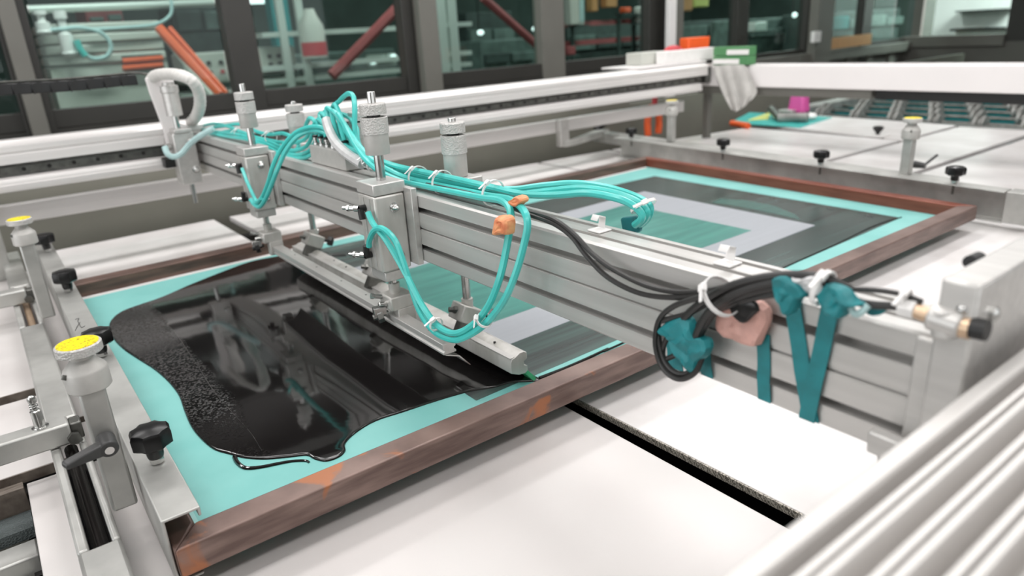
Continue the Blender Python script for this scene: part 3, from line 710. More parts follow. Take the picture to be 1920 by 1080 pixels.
MB().cyl((-.002, .99, ZC - .020), (-.002, 1.34, ZC - .014), .0105, n=20).build('threaded_rod', 'rod_black', t)
MB().cyl((-.002, 2.07, ZC - .020), (-.002, 2.5, ZC - .014), .0085, n=20).build('threaded_rod', 'brass', t)
def cross_tube(y, x1, label, pin):
    t = thing('cross_tube', label, 'cross tube', (-.1, y, ZC))
    MB().box(-.5, x1, y - .02, y + .02, ZC + .003, ZC + .042).build('tube', 'galv', t, bevel=.004)
    MB().box(x1, x1 + .018, y - .016, y + .016, ZC + .006, ZC + .038).build('clamp_block', 'steel_dark', t, bevel=.003)
    MB().lathe((x1 + .002, y - .019, ZC + .014), (0, -1, 0), [(.011, 0), (.011, .01)], 6).build('hex_bolt', 'steel_dark', t)
    if pin:
        p = MB().lathe((-.034, y, ZC + .042), (0, 0, 1), [(.013, 0), (.013, .002), (.0085, .003), (.0085, .032), (.006, .034)], 20).build('plunger', 'steel', t, smooth=30)
        MB().lathe((-.034, y, ZC + .076), (0, 0, 1), [(.004, 0), (.004, .012), (.0065, .014), (.0072, .019), (.0055, .025), (.002, .027)], 16).build('pin_head', 'steel', p, smooth=40)
        sp = [Vector((-.034 + .0062 * cos(a), y + .0062 * sin(a), ZC + .076 + .0022 * a / pi * .9)) for a in [i * pi / 6 for i in range(36)]]
        MB().tube(sp, .0009, 6).build('spring', 'steel', p)
    return t
cross_tube(1.345, .006, 'pale square cross tube carrying a spring plunger at the left edge', True)
cross_tube(2.30, .006, 'pale cross tube at the left edge behind the brass rod', False)
# clamping lever on the near post
t = thing('clamp_lever', 'dark grey clamping lever with screw in front of the near left post', 'lever', (.03, 1.05, -.01))
pv = pt(197, 822, y=1.040)
MB().cyl(pv, pv + Vector((0, -.030, -.004)), .0125, n=24).build('hub', 'lever', t, bevel=.002)
MB().cyl(pv + Vector((0, -.030, -.004)), pv + Vector((0, -.0325, -.0044)), .006, n=16).build('screw', 'steel', t)
tip = pt(120, 874, y=1.0); a = pv + Vector((-.006, -.020, -.003))
dv = (tip - a).normalized(); up = Vector((.35, 0, .94)); up = (up - dv * up.dot(dv)).normalized(); sd = dv.cross(up)
mb = MB(); vs = []
for p, hw, hh in ((a, .008, .010), (a.lerp(tip, .55), .0065, .0075), (tip, .0075, .0045)):
    vs += [p - sd * hw - up * hh, p + sd * hw - up * hh, p + sd * hw + up * hh, p - sd * hw + up * hh]
mb.add(vs, [(0, 1, 2, 3), (0, 4, 5, 1), (1, 5, 6, 2), (2, 6, 7, 3), (3, 7, 4, 0), (4, 8, 9, 5), (5, 9, 10, 6), (6, 10, 11, 7), (7, 11, 8, 4), (11, 10, 9, 8)])
mb.build('handle', 'lever', t, bevel=.003)
# lever by the right post
t = thing('clamp_lever', 'small dark grey clamping lever beside the right adjuster post', 'lever', (2.69, 1.12, 0))
MB().cyl(pt(1714, 308, z=.06), pt(1735, 311, z=.058), .014, .010, n=16).build('hub', 'lever', t)
MB().cyl(pt(1735, 308, z=.06), pt(1757, 291, z=.085), .005, n=12).build('handle', 'lever', t)

# ------------------------------------------------------------------ gantry beam
XF, XBk, ZB, ZTOP = .615, .690, .204, .333
def slots(face_x, out, z0, z1, zs, d=.010, lip=.006, w=.010):
    """zig-zag of one side of the extrusion from z0 to z1"""
    p = []
    for zc in zs:
        p += [(face_x, zc - w / 2), (face_x + out * d, zc - w / 2), (face_x + out * d, zc + w / 2), (face_x, zc + w / 2)]
    return p
c = .003
prof = [(XF + c, ZB), (XBk - c, ZB), (XBk, ZB + c)]
prof += slots(XBk, -1, ZB, ZTOP, (.236, .300))
prof += [(XBk, ZTOP - c), (XBk - c, ZTOP)]
for xc in (.674, .640): prof += [(xc + .0045, ZTOP), (xc + .0045, ZTOP - .008), (xc - .0045, ZTOP - .008), (xc - .0045, ZTOP)]
prof += [(XF + c, ZTOP), (XF, ZTOP - c)]
zf = [(.3015, .009), (.2735, .0012), (.2695, .004), (.2365, .009)]
p2 = []
for zc, d in ((.3040, .022), (.2690, .005), (.2330, .022)):
    w = .0105 if d > .006 else .003
    p2 += [(XF, zc + w / 2), (XF + d, zc + w / 2), (XF + d, zc - w / 2), (XF, zc - w / 2)]
prof += p2 + [(XF, ZB + c)]
t = thing('gantry_beam', 'long slotted aluminium gantry beam crossing over the screen frame', 'gantry beam', (.65, 1.5, ZB))
GB = t
MB().prism(prof, 'y', .23, 2.78).build('extrusion', 'alu_y', t, smooth=25)
# vertical steps on the side: a slightly raised band between the slots
MB().box(XF - .0012, XF + .002, .231, 2.779, .2745, .2975).build('raised_band', 'alu_y', t)
MB().box(XF - .0012, XF + .002, .231, 2.779, .2385, .2665).build('raised_band', 'alu_y', t)
# end plate with corner block at the near end
e = MB().box(.598, .80, .197, .226, .20, .392).build('end_plate', 'alu', t, bevel=.003)
MB().box(XF - .006, XF - .0005, .226, .243, ZB, ZTOP - .002)  .build('corner_plate', 'alu', t, bevel=.002)
MB().box(.585, .598, .232, .262, .215, .237).build('stop_block', 'alu', t, bevel=.002)
MB().lathe((.592, .246, .214), (-.3, 0, -1), [(.007, 0), (.007, .012), (.004, .014)], 14).build('stop_screw', 'steel', t)
for (x, z) in ((.64, .24), (.76, .36), (.63, .36)):
    MB().lathe((x, .197, z), (0, -1, 0), [(.006, 0), (.006, .004), (.003, .006)], 12).build('bolt', 'steel', e)
MB().cyl(pt(1818, 492, y=.235), pt(1836, 484, y=.235), .0062, n=16).build('rubber_stop', 'black_rubber', e)
# pneumatic fitting in front of the end plate
t = thing('pneumatic_fitting', 'nickel and brass elbow fitting with black cap at the beam end', 'fitting')
def on(px, py, x=.600): return pt(px, py, x=x)
MB().cyl(on(1688, 575), on(1718, 582), .0088, n=6).build('hex_nut', 'white_plastic', t, bevel=.001)
MB().cyl(on(1718, 583), on(1744, 592), .0068, n=16).build('brass_neck', 'brass', t)
MB().cyl(on(1744, 592), on(1805, 612), .0118, n=24).build('body', 'alu', t, bevel=.002)
MB().cyl(on(1772, 632), on(1770, 578), .0105, n=20).build('branch', 'alu', t, bevel=.002)
MB().cyl(on(1803, 612), on(1822, 616), .0095, n=20).build('brass_ring', 'brass', t)
MB().cyl(on(1822, 614), on(1852, 620), .0088, n=20).build('black_cap', 'black_rubber', t)
MB().ball(on(1805, 580), .005).build('ball_valve', 'steel', t)

# ------------------------------------------------------------------ lift cylinders
def bolt(parent, c, d, r=.007):
    d = Vector(d).normalized()
    MB().lathe(c, d, [(r * 1.35, 0), (r * 1.35, .002), (r, .003), (r, .008), (r * .7, .010), (r * .75, .0105), (r * .55, .014), (.001, .016)], 12).build('dome_nut', 'steel', parent, smooth=50)
def barrel(t, x, y, z0, z1, r=.0245, screw=.02):
    """knurled adjusting barrel with a knurled lock ring on top"""
    h = z1 - z0
    MB().lathe((x, y, z0), (0, 0, 1), [(r * .9, 0), (r * .92, .001), (r * .92, h * .58)], 40).build('barrel', 'cast', t, smooth=30)
    MB().lathe((x, y, z0), (0, 0, 1), [(r, h * .56), (r, h - .001), (r * .96, h)], 40).build('knurled_sleeve', 'knurl', t, smooth=30)
    MB().lathe((x, y, z1), (0, 0, 1), [(r * .5, 0), (r * .5, .006)], 20).build('neck', 'black_rubber', t)
    MB().lathe((x, y, z1 + .0045), (0, 0, 1), [(r * .98, 0), (r * .98, .017), (r * .93, .019)], 40).build('lock_ring', 'knurl', t, smooth=30)
    MB().lathe((x, y, z1 + .02), (0, 0, 1), [(.0075, 0), (.0075, screw - .001), (.006, screw)], 18).build('threaded_stem', 'steel', t)
def front_lift(y, zrod, label, far_end=False):
    t = thing('lift_cylinder', label, 'lift cylinder', (.575, y, zrod), 'lift cylinders on the gantry beam')
    MB().box(.540, .601, y - .037, y + .030, .192, .336).build('body', 'alu_dirty', t, bevel=.004)
    for dx in (-.012, .012):
        MB().box(.5385, .541, y - .004 + dx - .003, y - .004 + dx + .003, .196, .332).build('side_groove', 'alu', t)
    MB().box(.541, .606, y - .036, y + .034, .337, .358).build('top_cap', 'alu', t, bevel=.002)
    MB().box(.602, .614, y - .062, y + .055, .200, .345).build('mounting_plate', 'alu', t, bevel=.001)
    MB().box(.546, .597, y - .033, y + .026, .172, .192).build('bottom_cap', 'alu', t, bevel=.002)
    MB().cyl((.577, y, .355), (.577, y, .408), .0088, n=24).build('upper_rod', 'steel', t)
    MB().cyl((.577, y, zrod), (.577, y, .174), .0075, n=24).build('lower_rod', 'steel', t)
    barrel(t, .577, y, .406, .472, screw=.024)
    for z in (.312, .222):
        bolt(t, (.578, y - .037, z), (0, -1, 0), .007)
        # push-in elbow fitting with silencer
        f = MB().cyl((.540, y + .004, z), (.527, y + .004, z), .0062, n=14).build('elbow_fitting', 'black_plastic', t)
        up = -1 if z > .26 else 1
        MB().cyl((.530, y + .004, z), (.530, y, z + up * .020), .0060, n=14).build('push_collar', 'black_rubber', f)
        MB().lathe((.529, y + .006, z), (-.5, .85, 0), [(.0065, 0), (.0065, .010), (.0045, .011), (.0045, .020), (.006, .021), (.006, .026), (.0035, .028), (.0035, .036)], 12).build('silencer', 'steel', f, smooth=30)
    return t
front_lift(1.18, .10, 'near front lift cylinder, its tall knurled barrel in the picture centre')
front_lift(1.91, .09, 'far front lift cylinder carrying the flood bar beside the left loop')
def back_lift(y, label):
    t = thing('lift_cylinder', label, 'lift cylinder', (.722, y, .06), 'lift cylinders on the gantry beam')
    MB().box(.692, .752, y - .034, y + .034, .21, .322).build('body', 'alu_dirty', t, bevel=.004)
    MB().box(.688, .757, y - .038, y + .038, .323, .345).build('top_cap', 'alu', t, bevel=.002)
    barrel(t, .722, y, .346, .424, screw=.012)
    MB().cyl((.722, y, .055), (.722, y, .212), .0085, n=24).build('lower_rod', 'steel', t)
    MB().lathe((.752, y - .01, .30), (.8, -.5, .1), [(.0065, 0), (.0065, .014), (.0045, .015), (.0045, .024), (.006, .025), (.006, .034)], 12).build('silencer', 'steel', t, smooth=30)
    return t
back_lift(1.15, 'back lift cylinder right of centre, on a square block behind the beam')
back_lift(1.555, 'back lift cylinder half hidden behind the central knurled barrel')
back_lift(1.96, 'back lift cylinder left of the tangle of turquoise hoses')

# ------------------------------------------------------------------ flood bar and squeegee
t = thing('flood_bar', 'narrow aluminium flood bar hanging left of the squeegee over the black ink', 'flood bar', (.572, 1.45, .05))
fa, fb = Vector((.555, .975, .0)), Vector((.577, 1.88, .0))
def skewbar(mb, prof, ya, yb, xa, xb, za=0, zb=0):
    n = len(prof)
    vs = [(xa + p[0], ya, za + p[1]) for p in prof] + [(xb + p[0], yb, zb + p[1]) for p in prof]
    return mb.add(vs, [(i, (i + 1) % n, (i + 1) % n + n, i + n) for i in range(n)] + [tuple(range(n)), tuple(range(2 * n - 1, n - 1, -1))])
skewbar(MB(), [(0, 0), (0, .004), (.003, .006), (.003, .008), (0, .010), (0, .020), (.026, .020), (.026, .012), (.022, .010), (.022, .006), (.026, .004), (.026, 0)], .975, 1.88, .555, .572, .078, .068).build('bar', 'alu_y', t, bevel=.0006)
skewbar(MB(), [(.004, 0), (.030, -.010), (.052, -.034), (.0535, -.0335), (.032, -.0085), (.005, .001)], .972, 1.88, .553, .570, .078, .068).build('flood_blade', 'steel', t)
for y in (1.05, 1.32, 1.45, 1.6, 1.75):
    x = .555 + .017 * (y - .975) / .905; z = .098 - .01 * (y - .975) / .905
    MB().cyl((x + .016, y, z - .003), (x + .016, y, z + .0006), .0022, n=10).build('screw', 'steel_dark', t)
def flood_clamp(t, y, z):
    k = MB().box(.553, .603, y - .028, y + .022, z + .024, z + .052).build('clamp_head', 'alu_dirty', t, bevel=.003)
    MB().box(.566, .603, y - .028, y - .006, z - .012, z + .026).build('clamp_jaw', 'alu_dirty', k, bevel=.002)
    MB().box(.580, .606, y - .005, y + .020, z - .018, z + .030).build('clamp_jaw', 'alu', k, bevel=.002)
    MB().cyl((.577, y, z + .05), (.577, y, z + .072), .011, n=20).build('rod_sleeve', 'alu_dirty', k)
    # knurled thumb wheel and screws on the left
    w = MB().lathe((.548, y + .005, z + .012), (-1, .25, -.2), [(.005, -.012), (.005, 0), (.0155, .001), (.0155, .012), (.006, .013), (.006, .020)], 9).build('thumb_wheel', 'black_plastic' if y > 1.5 else 'steel', k, smooth=30)
    MB().lathe((.553, y - .006, z + .036), (-1, .1, .1), [(.0055, 0), (.0055, .014), (.004, .016)], 12).build('cap_screw', 'steel', k)
    MB().lathe((.553, y + .010, z + .046), (-1, .2, .3), [(.0045, 0), (.0045, .016), (.006, .017), (.006, .022)], 12).build('cap_screw', 'steel', k)
    MB().obox((.5415, y + .004, z + .022), (.012, -.003, 0), (.002, .008, 0), (0, 0, .008)).build('lug', 'steel', k, bevel=.001)
flood_clamp(t, 1.18, .085); flood_clamp(t, 1.91, .075)

t = thing('squeegee', 'aluminium squeegee with green blade drawing the black ink across the mesh', 'squeegee', (.72, 1.45, -.04))
SQ0, SQ1 = .965, 2.06
hold = [(.690, -.002), (.690, .020), (.694, .027), (.700, .028), (.712, .034), (.722, .034), (.729, .029), (.729, .018), (.721, .014), (.721, .006), (.729, .002), (.729, -.008), (.722, -.012), (.708, -.010)]
skewbar(MB(), [(p[0], p[1]) for p in hold], SQ0, SQ1, 0, -.006).build('holder', 'alu_dirty', t, bevel=.0008)
skewbar(MB(), [(.690, .0275), (.690, .0285), (.729, .0300), (.729, .029)], SQ0 + .002, SQ1, 0, -.006).build('top_face', 'alu_y', t)
skewbar(MB(), [(.708, .004), (.718, .006), (.752, -.034), (.745, -.038)], SQ0 + .030, SQ1 - .01, 0, -.006).build('rubber_blade', 'ink', t)
skewbar(MB(), [(.708, .004), (.718, .006), (.752, -.034), (.745, -.038)], SQ0 + .004, SQ0 + .030, 0, 0).build('blade_end', 'blade', t)
for y in (1.04, 1.36, 1.42, 1.72, 1.80):
    MB().cyl((.708, y, .026), (.708, y, .0345), .0026, n=10).build('hole', 'pit_dark', t)
def squeegee_clamp(t, y):
    k = MB().obox((.716, y, .060), (.022, 0, -.012), (0, .024, 0), (.008, 0, .016)).build('clamp_head', 'alu_dirty', t, bevel=.003)
    MB().obox((.704, y - .014, .036), (.020, 0, -.010), (0, .009, 0), (.010, 0, .018)).build('clamp_jaw', 'steel_dark', k, bevel=.002)
    MB().obox((.732, y + .008, .036), (.006, 0, -.004), (0, .012, 0), (.012, 0, .022)).build('clamp_jaw', 'alu', k, bevel=.002)
    MB().cyl((.722, y, .070), (.722, y, .092), .012, n=20).build('rod_sleeve', 'alu_dirty', k)
    MB().lathe((.700, y + .002, .072), (-.9, .3, .2), [(.0085, 0), (.0085, .010), (.006, .012), (.006, .02)], 6).build('hex_screw', 'steel_dark', k)
    MB().lathe((.742, y - .012, .056), (.75, -.62, -.2), [(.005, 0), (.005, .014), (.015, .015), (.015, .027), (.012, .029)], 6).build('thumb_knob', 'black_plastic', k, bevel=.001)
    MB().lathe((.735, y + .008, .078), (.3, .2, .9), [(.006, 0), (.006, .006), (.003, .010)], 12).build('cap_screw', 'steel', k)
for y in (1.15, 1.555, 1.96): squeegee_clamp(t, y)

# ------------------------------------------------------------------ valve manifold on the beam
t = thing('valve_manifold', 'grey valve manifold block with push-in fittings on top of the beam', 'manifold', (.655, 1.5, ZTOP))
a = pt(585, 300, x=.632); b = pt(650, 315, x=.632)
MB().box(.630, .685, b.y, a.y, ZTOP + .001, ZTOP + .042).build('block', 'cast', t, bevel=.002)
mt = []
for i in range(6):
    yy = a.y - (a.y - b.y) * (i + .5) / 6
    for xx in (.643, .668):
        f = MB().lathe((xx, yy, ZTOP + .042), (0, 0, 1), [(.0075, 0), (.0075, .006), (.006, .007), (.006, .013), (.0072, .014), (.0072, .018)], 12).build('push_fitting', 'steel', t, smooth=30)
        MB().lathe((xx, yy, ZTOP + .0605), (0, 0, 1), [(.0078, 0), (.0078, .004), (.006, .005)], 12).build('release_ring', 'black_plastic', f)
        mt.append(Vector((xx, yy, ZTOP + .064)))

# ------------------------------------------------------------------ turquoise air hoses
def hose(label, pts, r=.0056, m='hose', n=8, name='air_hose', cat='hose', group=None):
    path = catmull([p if isinstance(p, Vector) else pt(p[0], p[1], x=p[2]) for p in pts], 8)
    return single(MB().tube(path, r, n), name, m, label, cat, group)
G = 'turquoise air hoses'
# bundle from the manifold along the beam
offs = [(0, 0), (6, 4), (-5, 5), (2, 9)]
ends = ['innermost hose of the bundle', 'outer hose of the bundle', 'upper hose of the bundle', 'lowest hose of the bundle']
hose('turquoise hose from the manifold into the near hanging loop, inner strand ending at upper fitting', [mt[10], (633, 215, .65), (645, 232, .64), (668, 275, .625), (688, 302, .618), (715, 323, .626), (752, 339, .633), (800, 350, .634), (855, 361, .634), (905, 371, .630), (938, 376, .616), (955, 390, .600), (957, 415, .585), (949, 470, .575), (936, 525, .56), (915, 575, .55), (885, 610, .545), (852, 625, .54), (820, 610, .54), (790, 570, .54), (760, 512, .538), (725, 452, .533), (700, 420, .53), (690, 398, .530)], group=G)
hose('turquoise hose of the near hanging loop, outer strand with a bend over the lower fitting', [mt[8], (622, 210, .65), (640, 225, .645), (670, 268, .63), (695, 298, .628), (722, 315, .64), (760, 333, .648), (810, 345, .649), (862, 356, .648), (915, 367, .640), (955, 374, .615), (980, 392, .592), (989, 420, .584), (982, 460, .578), (966, 515, .566), (944, 565, .556), (912, 605, .55), (880, 628, .545), (850, 637, .54), (815, 622, .54), (788, 585, .54), (770, 535, .54), (756, 490, .538), (740, 450, .535), (718, 429, .53), (702, 432, .528), (693, 450, .529), (692, 462, .530)], group=G)
hose('turquoise hose running along the beam to the taped loop behind it, upper strand', [mt[6], (612, 205, .66), (628, 215, .66), (655, 255, .65), (690, 288, .665), (730, 308, .675), (790, 325, .679), (850, 338, .679), (905, 349, .681), (960, 355, .690), (1020, 348, .705), (1080, 344, .72), (1140, 352, .73), (1190, 368, .737), (1216, 384, .741), (1218, 402, .741), (1206, 418, .741), (1190, 427, .741)], group=G)
hose('turquoise hose running along the beam to the taped loop behind it, middle strand', [mt[4], (600, 215, .66), (615, 222, .66), (650, 262, .655), (695, 300, .652), (740, 319, .662), (800, 335, .664), (860, 347, .664), (920, 359, .668), (970, 364, .678), (1030, 358, .692), (1090, 353, .705), (1145, 361, .716), (1185, 374, .724), (1209, 391, .728), (1212, 406, .728), (1198, 421, .729)], group=G)
hose('turquoise hose running along the beam to the taped loop behind it, lower strand', [mt[2], (596, 225, .65), (612, 236, .645), (650, 275, .64), (698, 296, .642), (745, 312, .655), (805, 325, .657), (865, 338, .657), (925, 352, .658), (980, 364, .666), (1040, 366, .678), (1100, 362, .691), (1150, 370, .702), (1180, 381, .710), (1200, 397, .715), (1203, 410, .716), (1190, 422, .717)], group=G)
# tall arch
hose('turquoise hose arching highest above the manifold beside the central barrel', [mt[11], (630, 205, .68), (638, 188, .68), (652, 176, .675), (662, 180, .67), (665, 200, .66), (665, 235, .65), (669, 265, .645), (682, 292, .64), (705, 310, .64), (740, 318, .655)], group=G)
hose('turquoise hose in a pointed loop left of the highest arch', [mt[9], (618, 235, .68), (622, 208, .68), (628, 196, .675), (636, 212, .67), (648, 242, .66), (664, 272, .65), (684, 296, .645), (708, 308, .65)], group=G)
hose('turquoise hose curving behind the tangle towards the half hidden barrel', [mt[7], (606, 225, .70), (612, 208, .70), (640, 214, .70), (656, 222, .70), (668, 240, .69), (672, 268, .67), (690, 296, .655)], group=G)
# left arcs towards the far front cylinder
e1 = Vector((.530, 1.912, .285)); e2 = Vector((.530, 1.912, .249))
hose('turquoise hose arching from the tangle to the far lift cylinder, upper strand', [mt[5], (618, 248, .65), (602, 239, .64), (580, 239, .63), (553, 250, .61), (530, 275, .585), (513, 308, .56), (502, 345, .545), (490, 372, .535), (478, 382, .53), (470, 374, .528)], group=G)
hose('turquoise hose arching from the tangle to the far lift cylinder, lower strand', [mt[3], (622, 256, .65), (600, 246, .64), (578, 247, .63), (556, 258, .61), (536, 283, .585), (520, 318, .56), (508, 350, .545), (497, 375, .535), (486, 388, .53), (474, 381, .528)], group=G)
hose('short turquoise hose hanging between the two fittings of the far lift cylinder', [(454, 316, .53), (463, 340, .527), (473, 362, .527), (482, 378, .528), (490, 372, .53)], r=.0045, group=G)
# coil lying on the far part of the beam
coil = [[(372, 238, .66), (400, 232, .66), (430, 238, .65), (462, 252, .65), (500, 262, .65), (540, 268, .65), (570, 262, .655), (586, 240, .66), (590, 228, .66), (580, 222, .66), (572, 240, .66)],
        [(376, 242, .655), (410, 248, .645), (445, 252, .64), (480, 262, .64), (515, 276, .64), (548, 290, .638), (575, 286, .64), (590, 268, .65), (596, 240, .66), (604, 226, .66), (622, 240, .655), (640, 262, .65)],
        [(395, 240, .65), (420, 236, .655), (450, 233, .66), (480, 246, .66), (505, 252, .66), (530, 250, .66), (548, 258, .66), (560, 272, .655), (550, 284, .645), (525, 280, .64)],
        [(385, 248, .64), (425, 256, .635), (465, 262, .635), (505, 278, .63), (540, 294, .632), (570, 296, .635), (592, 282, .645), (600, 255, .65), (606, 236, .655), (625, 252, .65), (655, 285, .64)],
        [(400, 252, .65), (440, 245, .65), (475, 256, .645), (510, 268, .645), (545, 282, .642), (572, 276, .648), (584, 258, .655), (588, 240, .66), (600, 232, .665), (612, 250, .66), (622, 268, .655)]]
cl = ['reaching farthest left', 'lowest of the coil', 'with a loose hump over the tie', 'pressed against the front edge', 'winding through the middle of the coil']
for p, l in zip(coil, cl): hose('turquoise hose coiled on the far beam half, ' + l, p, r=.0052, group=G)
hose('pale grey-green hose drooping in front of the far carriage', [pt(309, 275, y=2.585), pt(314, 288, y=2.575), pt(325, 294, y=2.57), pt(340, 288, y=2.565), pt(356, 270, y=2.55), pt(375, 255, y=2.50), (400, 241, .63)], r=.010, m='hose_pale', name='conduit')
hose('clear grey taped sleeve lying on the hoses in front of the manifold', [(612, 225, .64), (618, 245, .632), (630, 268, .626), (650, 288, .622), (680, 308, .626)], r=.011, m='clear_tape', name='tape_sleeve', cat='sleeve')

def ribbed(o_pts, r, amp, label):
    path = catmull([pt(p[0], p[1], x=p[2]) for p in o_pts], 14)
    return single(MB().tube(path, r, 14, rads=[r + amp * (1 if i % 4 < 2 else -1) for i in range(len(path))]), 'conduit', 'conduit', label, 'conduit')
def tie(label, c, d, r, tail=.018, w=.0045, m='white_plastic'):
    """cable tie: a ring around direction d, with its locking head"""
    c = c if isinstance(c, Vector) else pt(*c[:2], x=c[2]); d = Vector(d).normalized(); u = d.orthogonal().normalized(); v = d.cross(u)
    t = thing('cable_tie', label, 'cable tie', c)
    mb = MB(); n = 24; vs = []
    for i in range(n):
        a = 2 * pi * i / n; e = u * cos(a) + v * sin(a)
        vs += [c + e * r - d * w / 2, c + e * r + d * w / 2, c + e * (r + .0016) + d * w / 2, c + e * (r + .0016) - d * w / 2]
    fs = []
    for i in range(n):
        j = (i + 1) % n
        for k in range(4): fs.append((i * 4 + k, i * 4 + (k + 1) % 4, j * 4 + (k + 1) % 4, j * 4 + k))
    mb.add(vs, fs).build('band', m, t)
    up = Vector((-.5, -.3, .8)); e = (up - d * up.dot(d)).normalized(); h = c + e * (r + .002); f = d.cross(e)
    MB().obox(h, d * w * .8, e * .003, f * .0045).build('head', m, t, bevel=.0006)
    MB().obox(h + f * tail * .5 + e * .002, d * w * .4, e * .0006, f * tail * .5).build('tail', m, t)
    return t
tie('white cable tie on the hose bundle left of the central rod', (690, 302, .632), pt(715, 318, x=.632) - pt(670, 280, x=.632), .0135)
tie('second white cable tie close beside the first, left of the central rod', (700, 309, .634), pt(720, 318, x=.634) - pt(682, 295, x=.634), .0135)
tie('white cable tie on the bundle just right of the central rod', (785, 333, .655), (0, -1, .05), .021)
tie('white cable tie on the bundle beneath the right back cylinder', (830, 342, .655), (0, -1, 0), .021)
tie('white cable tie where the near loop leaves the beam', (925, 362, .652), (0, -1, -.1), .021)
tie('white cable tie at the right end of the taped hose loop', (1206, 386, .728), (0, -.6, -.8), .018)
tie('white cable tie low on the left side of the hanging loop', (818, 608, .54), pt(840, 625, x=.54) - pt(800, 590, x=.54), .011)
tie('white cable tie low on the right side of the hanging loop', (908, 600, .548), pt(925, 570, x=.548) - pt(890, 620, x=.548), .0115)
tie('white cable tie on the coil at the far end of the beam', (448, 250, .65), (0, -1, 0), .013)
tie('white cable tie on the coil right of the far knurled barrel', (508, 258, .655), (0, -1, 0), .016)
# orange and turquoise tape flags
single(MB().obox(pt(1184, 421, x=.735), (.006, 0, 0), (.0, .016, -.004), (0, .003, .012)), 'tape_flag', 'tape', 'turquoise tape around the hose ends behind the beam', 'tape', bevel=.004)

# ------------------------------------------------------------------ dark cables along the beam
def cable(label, pts, r=.0034, m='cable'):
    return hose(label, pts, r, m, 8, 'cable', 'cable', 'dark cables at the near end of the beam')
cable('thin dark cable sagging along the beam face, upper of two', [(800, 345, .645), (880, 362, .64), (945, 380, .628), (985, 396, .612), (1035, 410, .600), (1075, 438, .597), (1110, 475, .597), (1150, 505, .597), (1210, 535, .595), (1270, 548, .592), (1330, 545, .588), (1400, 530, .586), (1470, 522, .586)])
cable('thin dark cable sagging along the beam face, lower of two', [(810, 352, .64), (890, 370, .634), (950, 386, .622), (990, 402, .606), (1035, 418, .598), (1070, 442, .596), (1100, 480, .596), (1140, 520, .596), (1200, 550, .594), (1270, 558, .59), (1340, 548, .586), (1400, 536, .584), (1465, 528, .584)])
cable('thick dark cable of the near bundle, topmost', [(1262, 632, .592), (1270, 612, .588), (1300, 580, .584), (1345, 548, .580), (1400, 527, .580), (1470, 516, .584), (1540, 520, .592), (1600, 545, .598)], .0046)
cable('thick dark cable of the near bundle, second from top', [(1302, 660, .588), (1308, 625, .584), (1330, 585, .580), (1370, 555, .578), (1420, 536, .580), (1480, 526, .584), (1550, 532, .590)], .0050)
cable('thick dark cable of the near bundle, third from top', [(1300, 655, .592), (1318, 615, .588), (1345, 578, .586), (1385, 556, .585), (1440, 540, .586), (1500, 536, .588), (1560, 545, .592)], .0050)
cable('thick dark cable of the near bundle, lowest', [(1290, 640, .594), (1330, 590, .592), (1380, 566, .591), (1440, 552, .591), (1500, 548, .592), (1570, 556, .594)], .0046)
cable('dark cable loop hanging lowest at the near bundle, outer ring', [(1440, 524, .586), (1380, 540, .583), (1310, 558, .583), (1262, 575, .583), (1236, 600, .583), (1229, 640, .583), (1236, 676, .583), (1252, 700, .583), (1274, 711, .583), (1296, 704, .584), (1310, 688, .586), (1320, 660, .59)])
cable('dark cable loop hanging at the near bundle, inner ring', [(1430, 534, .588), (1360, 552, .586), (1290, 588, .586), (1246, 600, .586), (1234, 610, .586), (1238, 650, .586), (1248, 680, .586), (1266, 698, .586), (1288, 700, .587), (1304, 686, .588), (1308, 670, .59)])
cable('dark cable loop inside the other rings, half hidden by turquoise tape', [(1280, 600, .590), (1258, 622, .588), (1244, 650, .588), (1244, 672, .588), (1262, 668, .59), (1290, 652, .594)])
cable('thin dark cable from the taped straps to the elbow fitting, upper', [(1560, 540, .594), (1600, 542, .596), (1650, 545, .598), (1690, 552, .600), (1730, 566, .602)], .0026)
cable('dark cable from the taped straps to the elbow fitting, lower', [(1570, 552, .594), (1610, 566, .597), (1640, 572, .598), (1672, 574, .599), (1692, 577, .600)], .0040)
cable('grey cable with a short sag under the right tape wrap', [(1580, 548, .590), (1592, 570, .588), (1602, 588, .588), (1614, 586, .588), (1628, 572, .592)], .0032, 'hose_pale')
tie('big white cable tie across the thick dark cables', (1352, 555, .583), pt(1400, 527, x=.583) - pt(1310, 585, x=.583), .022, w=.005)
tie('white cable tie on the right tape wrap beside the straps', (1543, 540, .588), (0, -1, -.2), .016, w=.005)
tie('white cable tie on the thin cables near the elbow fitting', (1697, 560, .600), (0, -1, -.2), .007, w=.004)

# ------------------------------------------------------------------ tape straps on the near part of the beam
def strap(label, p0, p1, w, x=.6128, th=.0012):
    a, b = pt(*p0, x=x), pt(*p1, x=x)
    n = 6; path = []
    for i in range(n + 1):
        q = a.lerp(b, i / n); q.x += -.0008 * sin(i * 1.9); path.append(q)
    return single(MB().strip(path, Vector((0, 1, 0)), w, th, (-1, 0, 0)), 'tape_strap', 'tape', label, 'tape', 'turquoise tape straps on the beam')
strap('short turquoise tape strap left below the tape lump', (1262, 640), (1268, 692), .022, .6120)
strap('turquoise tape strap under the dark cable loop, right of the tape lump', (1318, 630), (1326, 706), .0165)
strap('single vertical turquoise tape strap between the pink tape and the V shape', (1432, 625), (1433, 752), .0155)
strap('left arm of the V of turquoise tape straps', (1478, 520), (1520, 788), .0185)
strap('right arm of the V of turquoise tape straps', (1562, 556), (1512, 788), .0175, .6110)
from mathutils import noise as mnoise
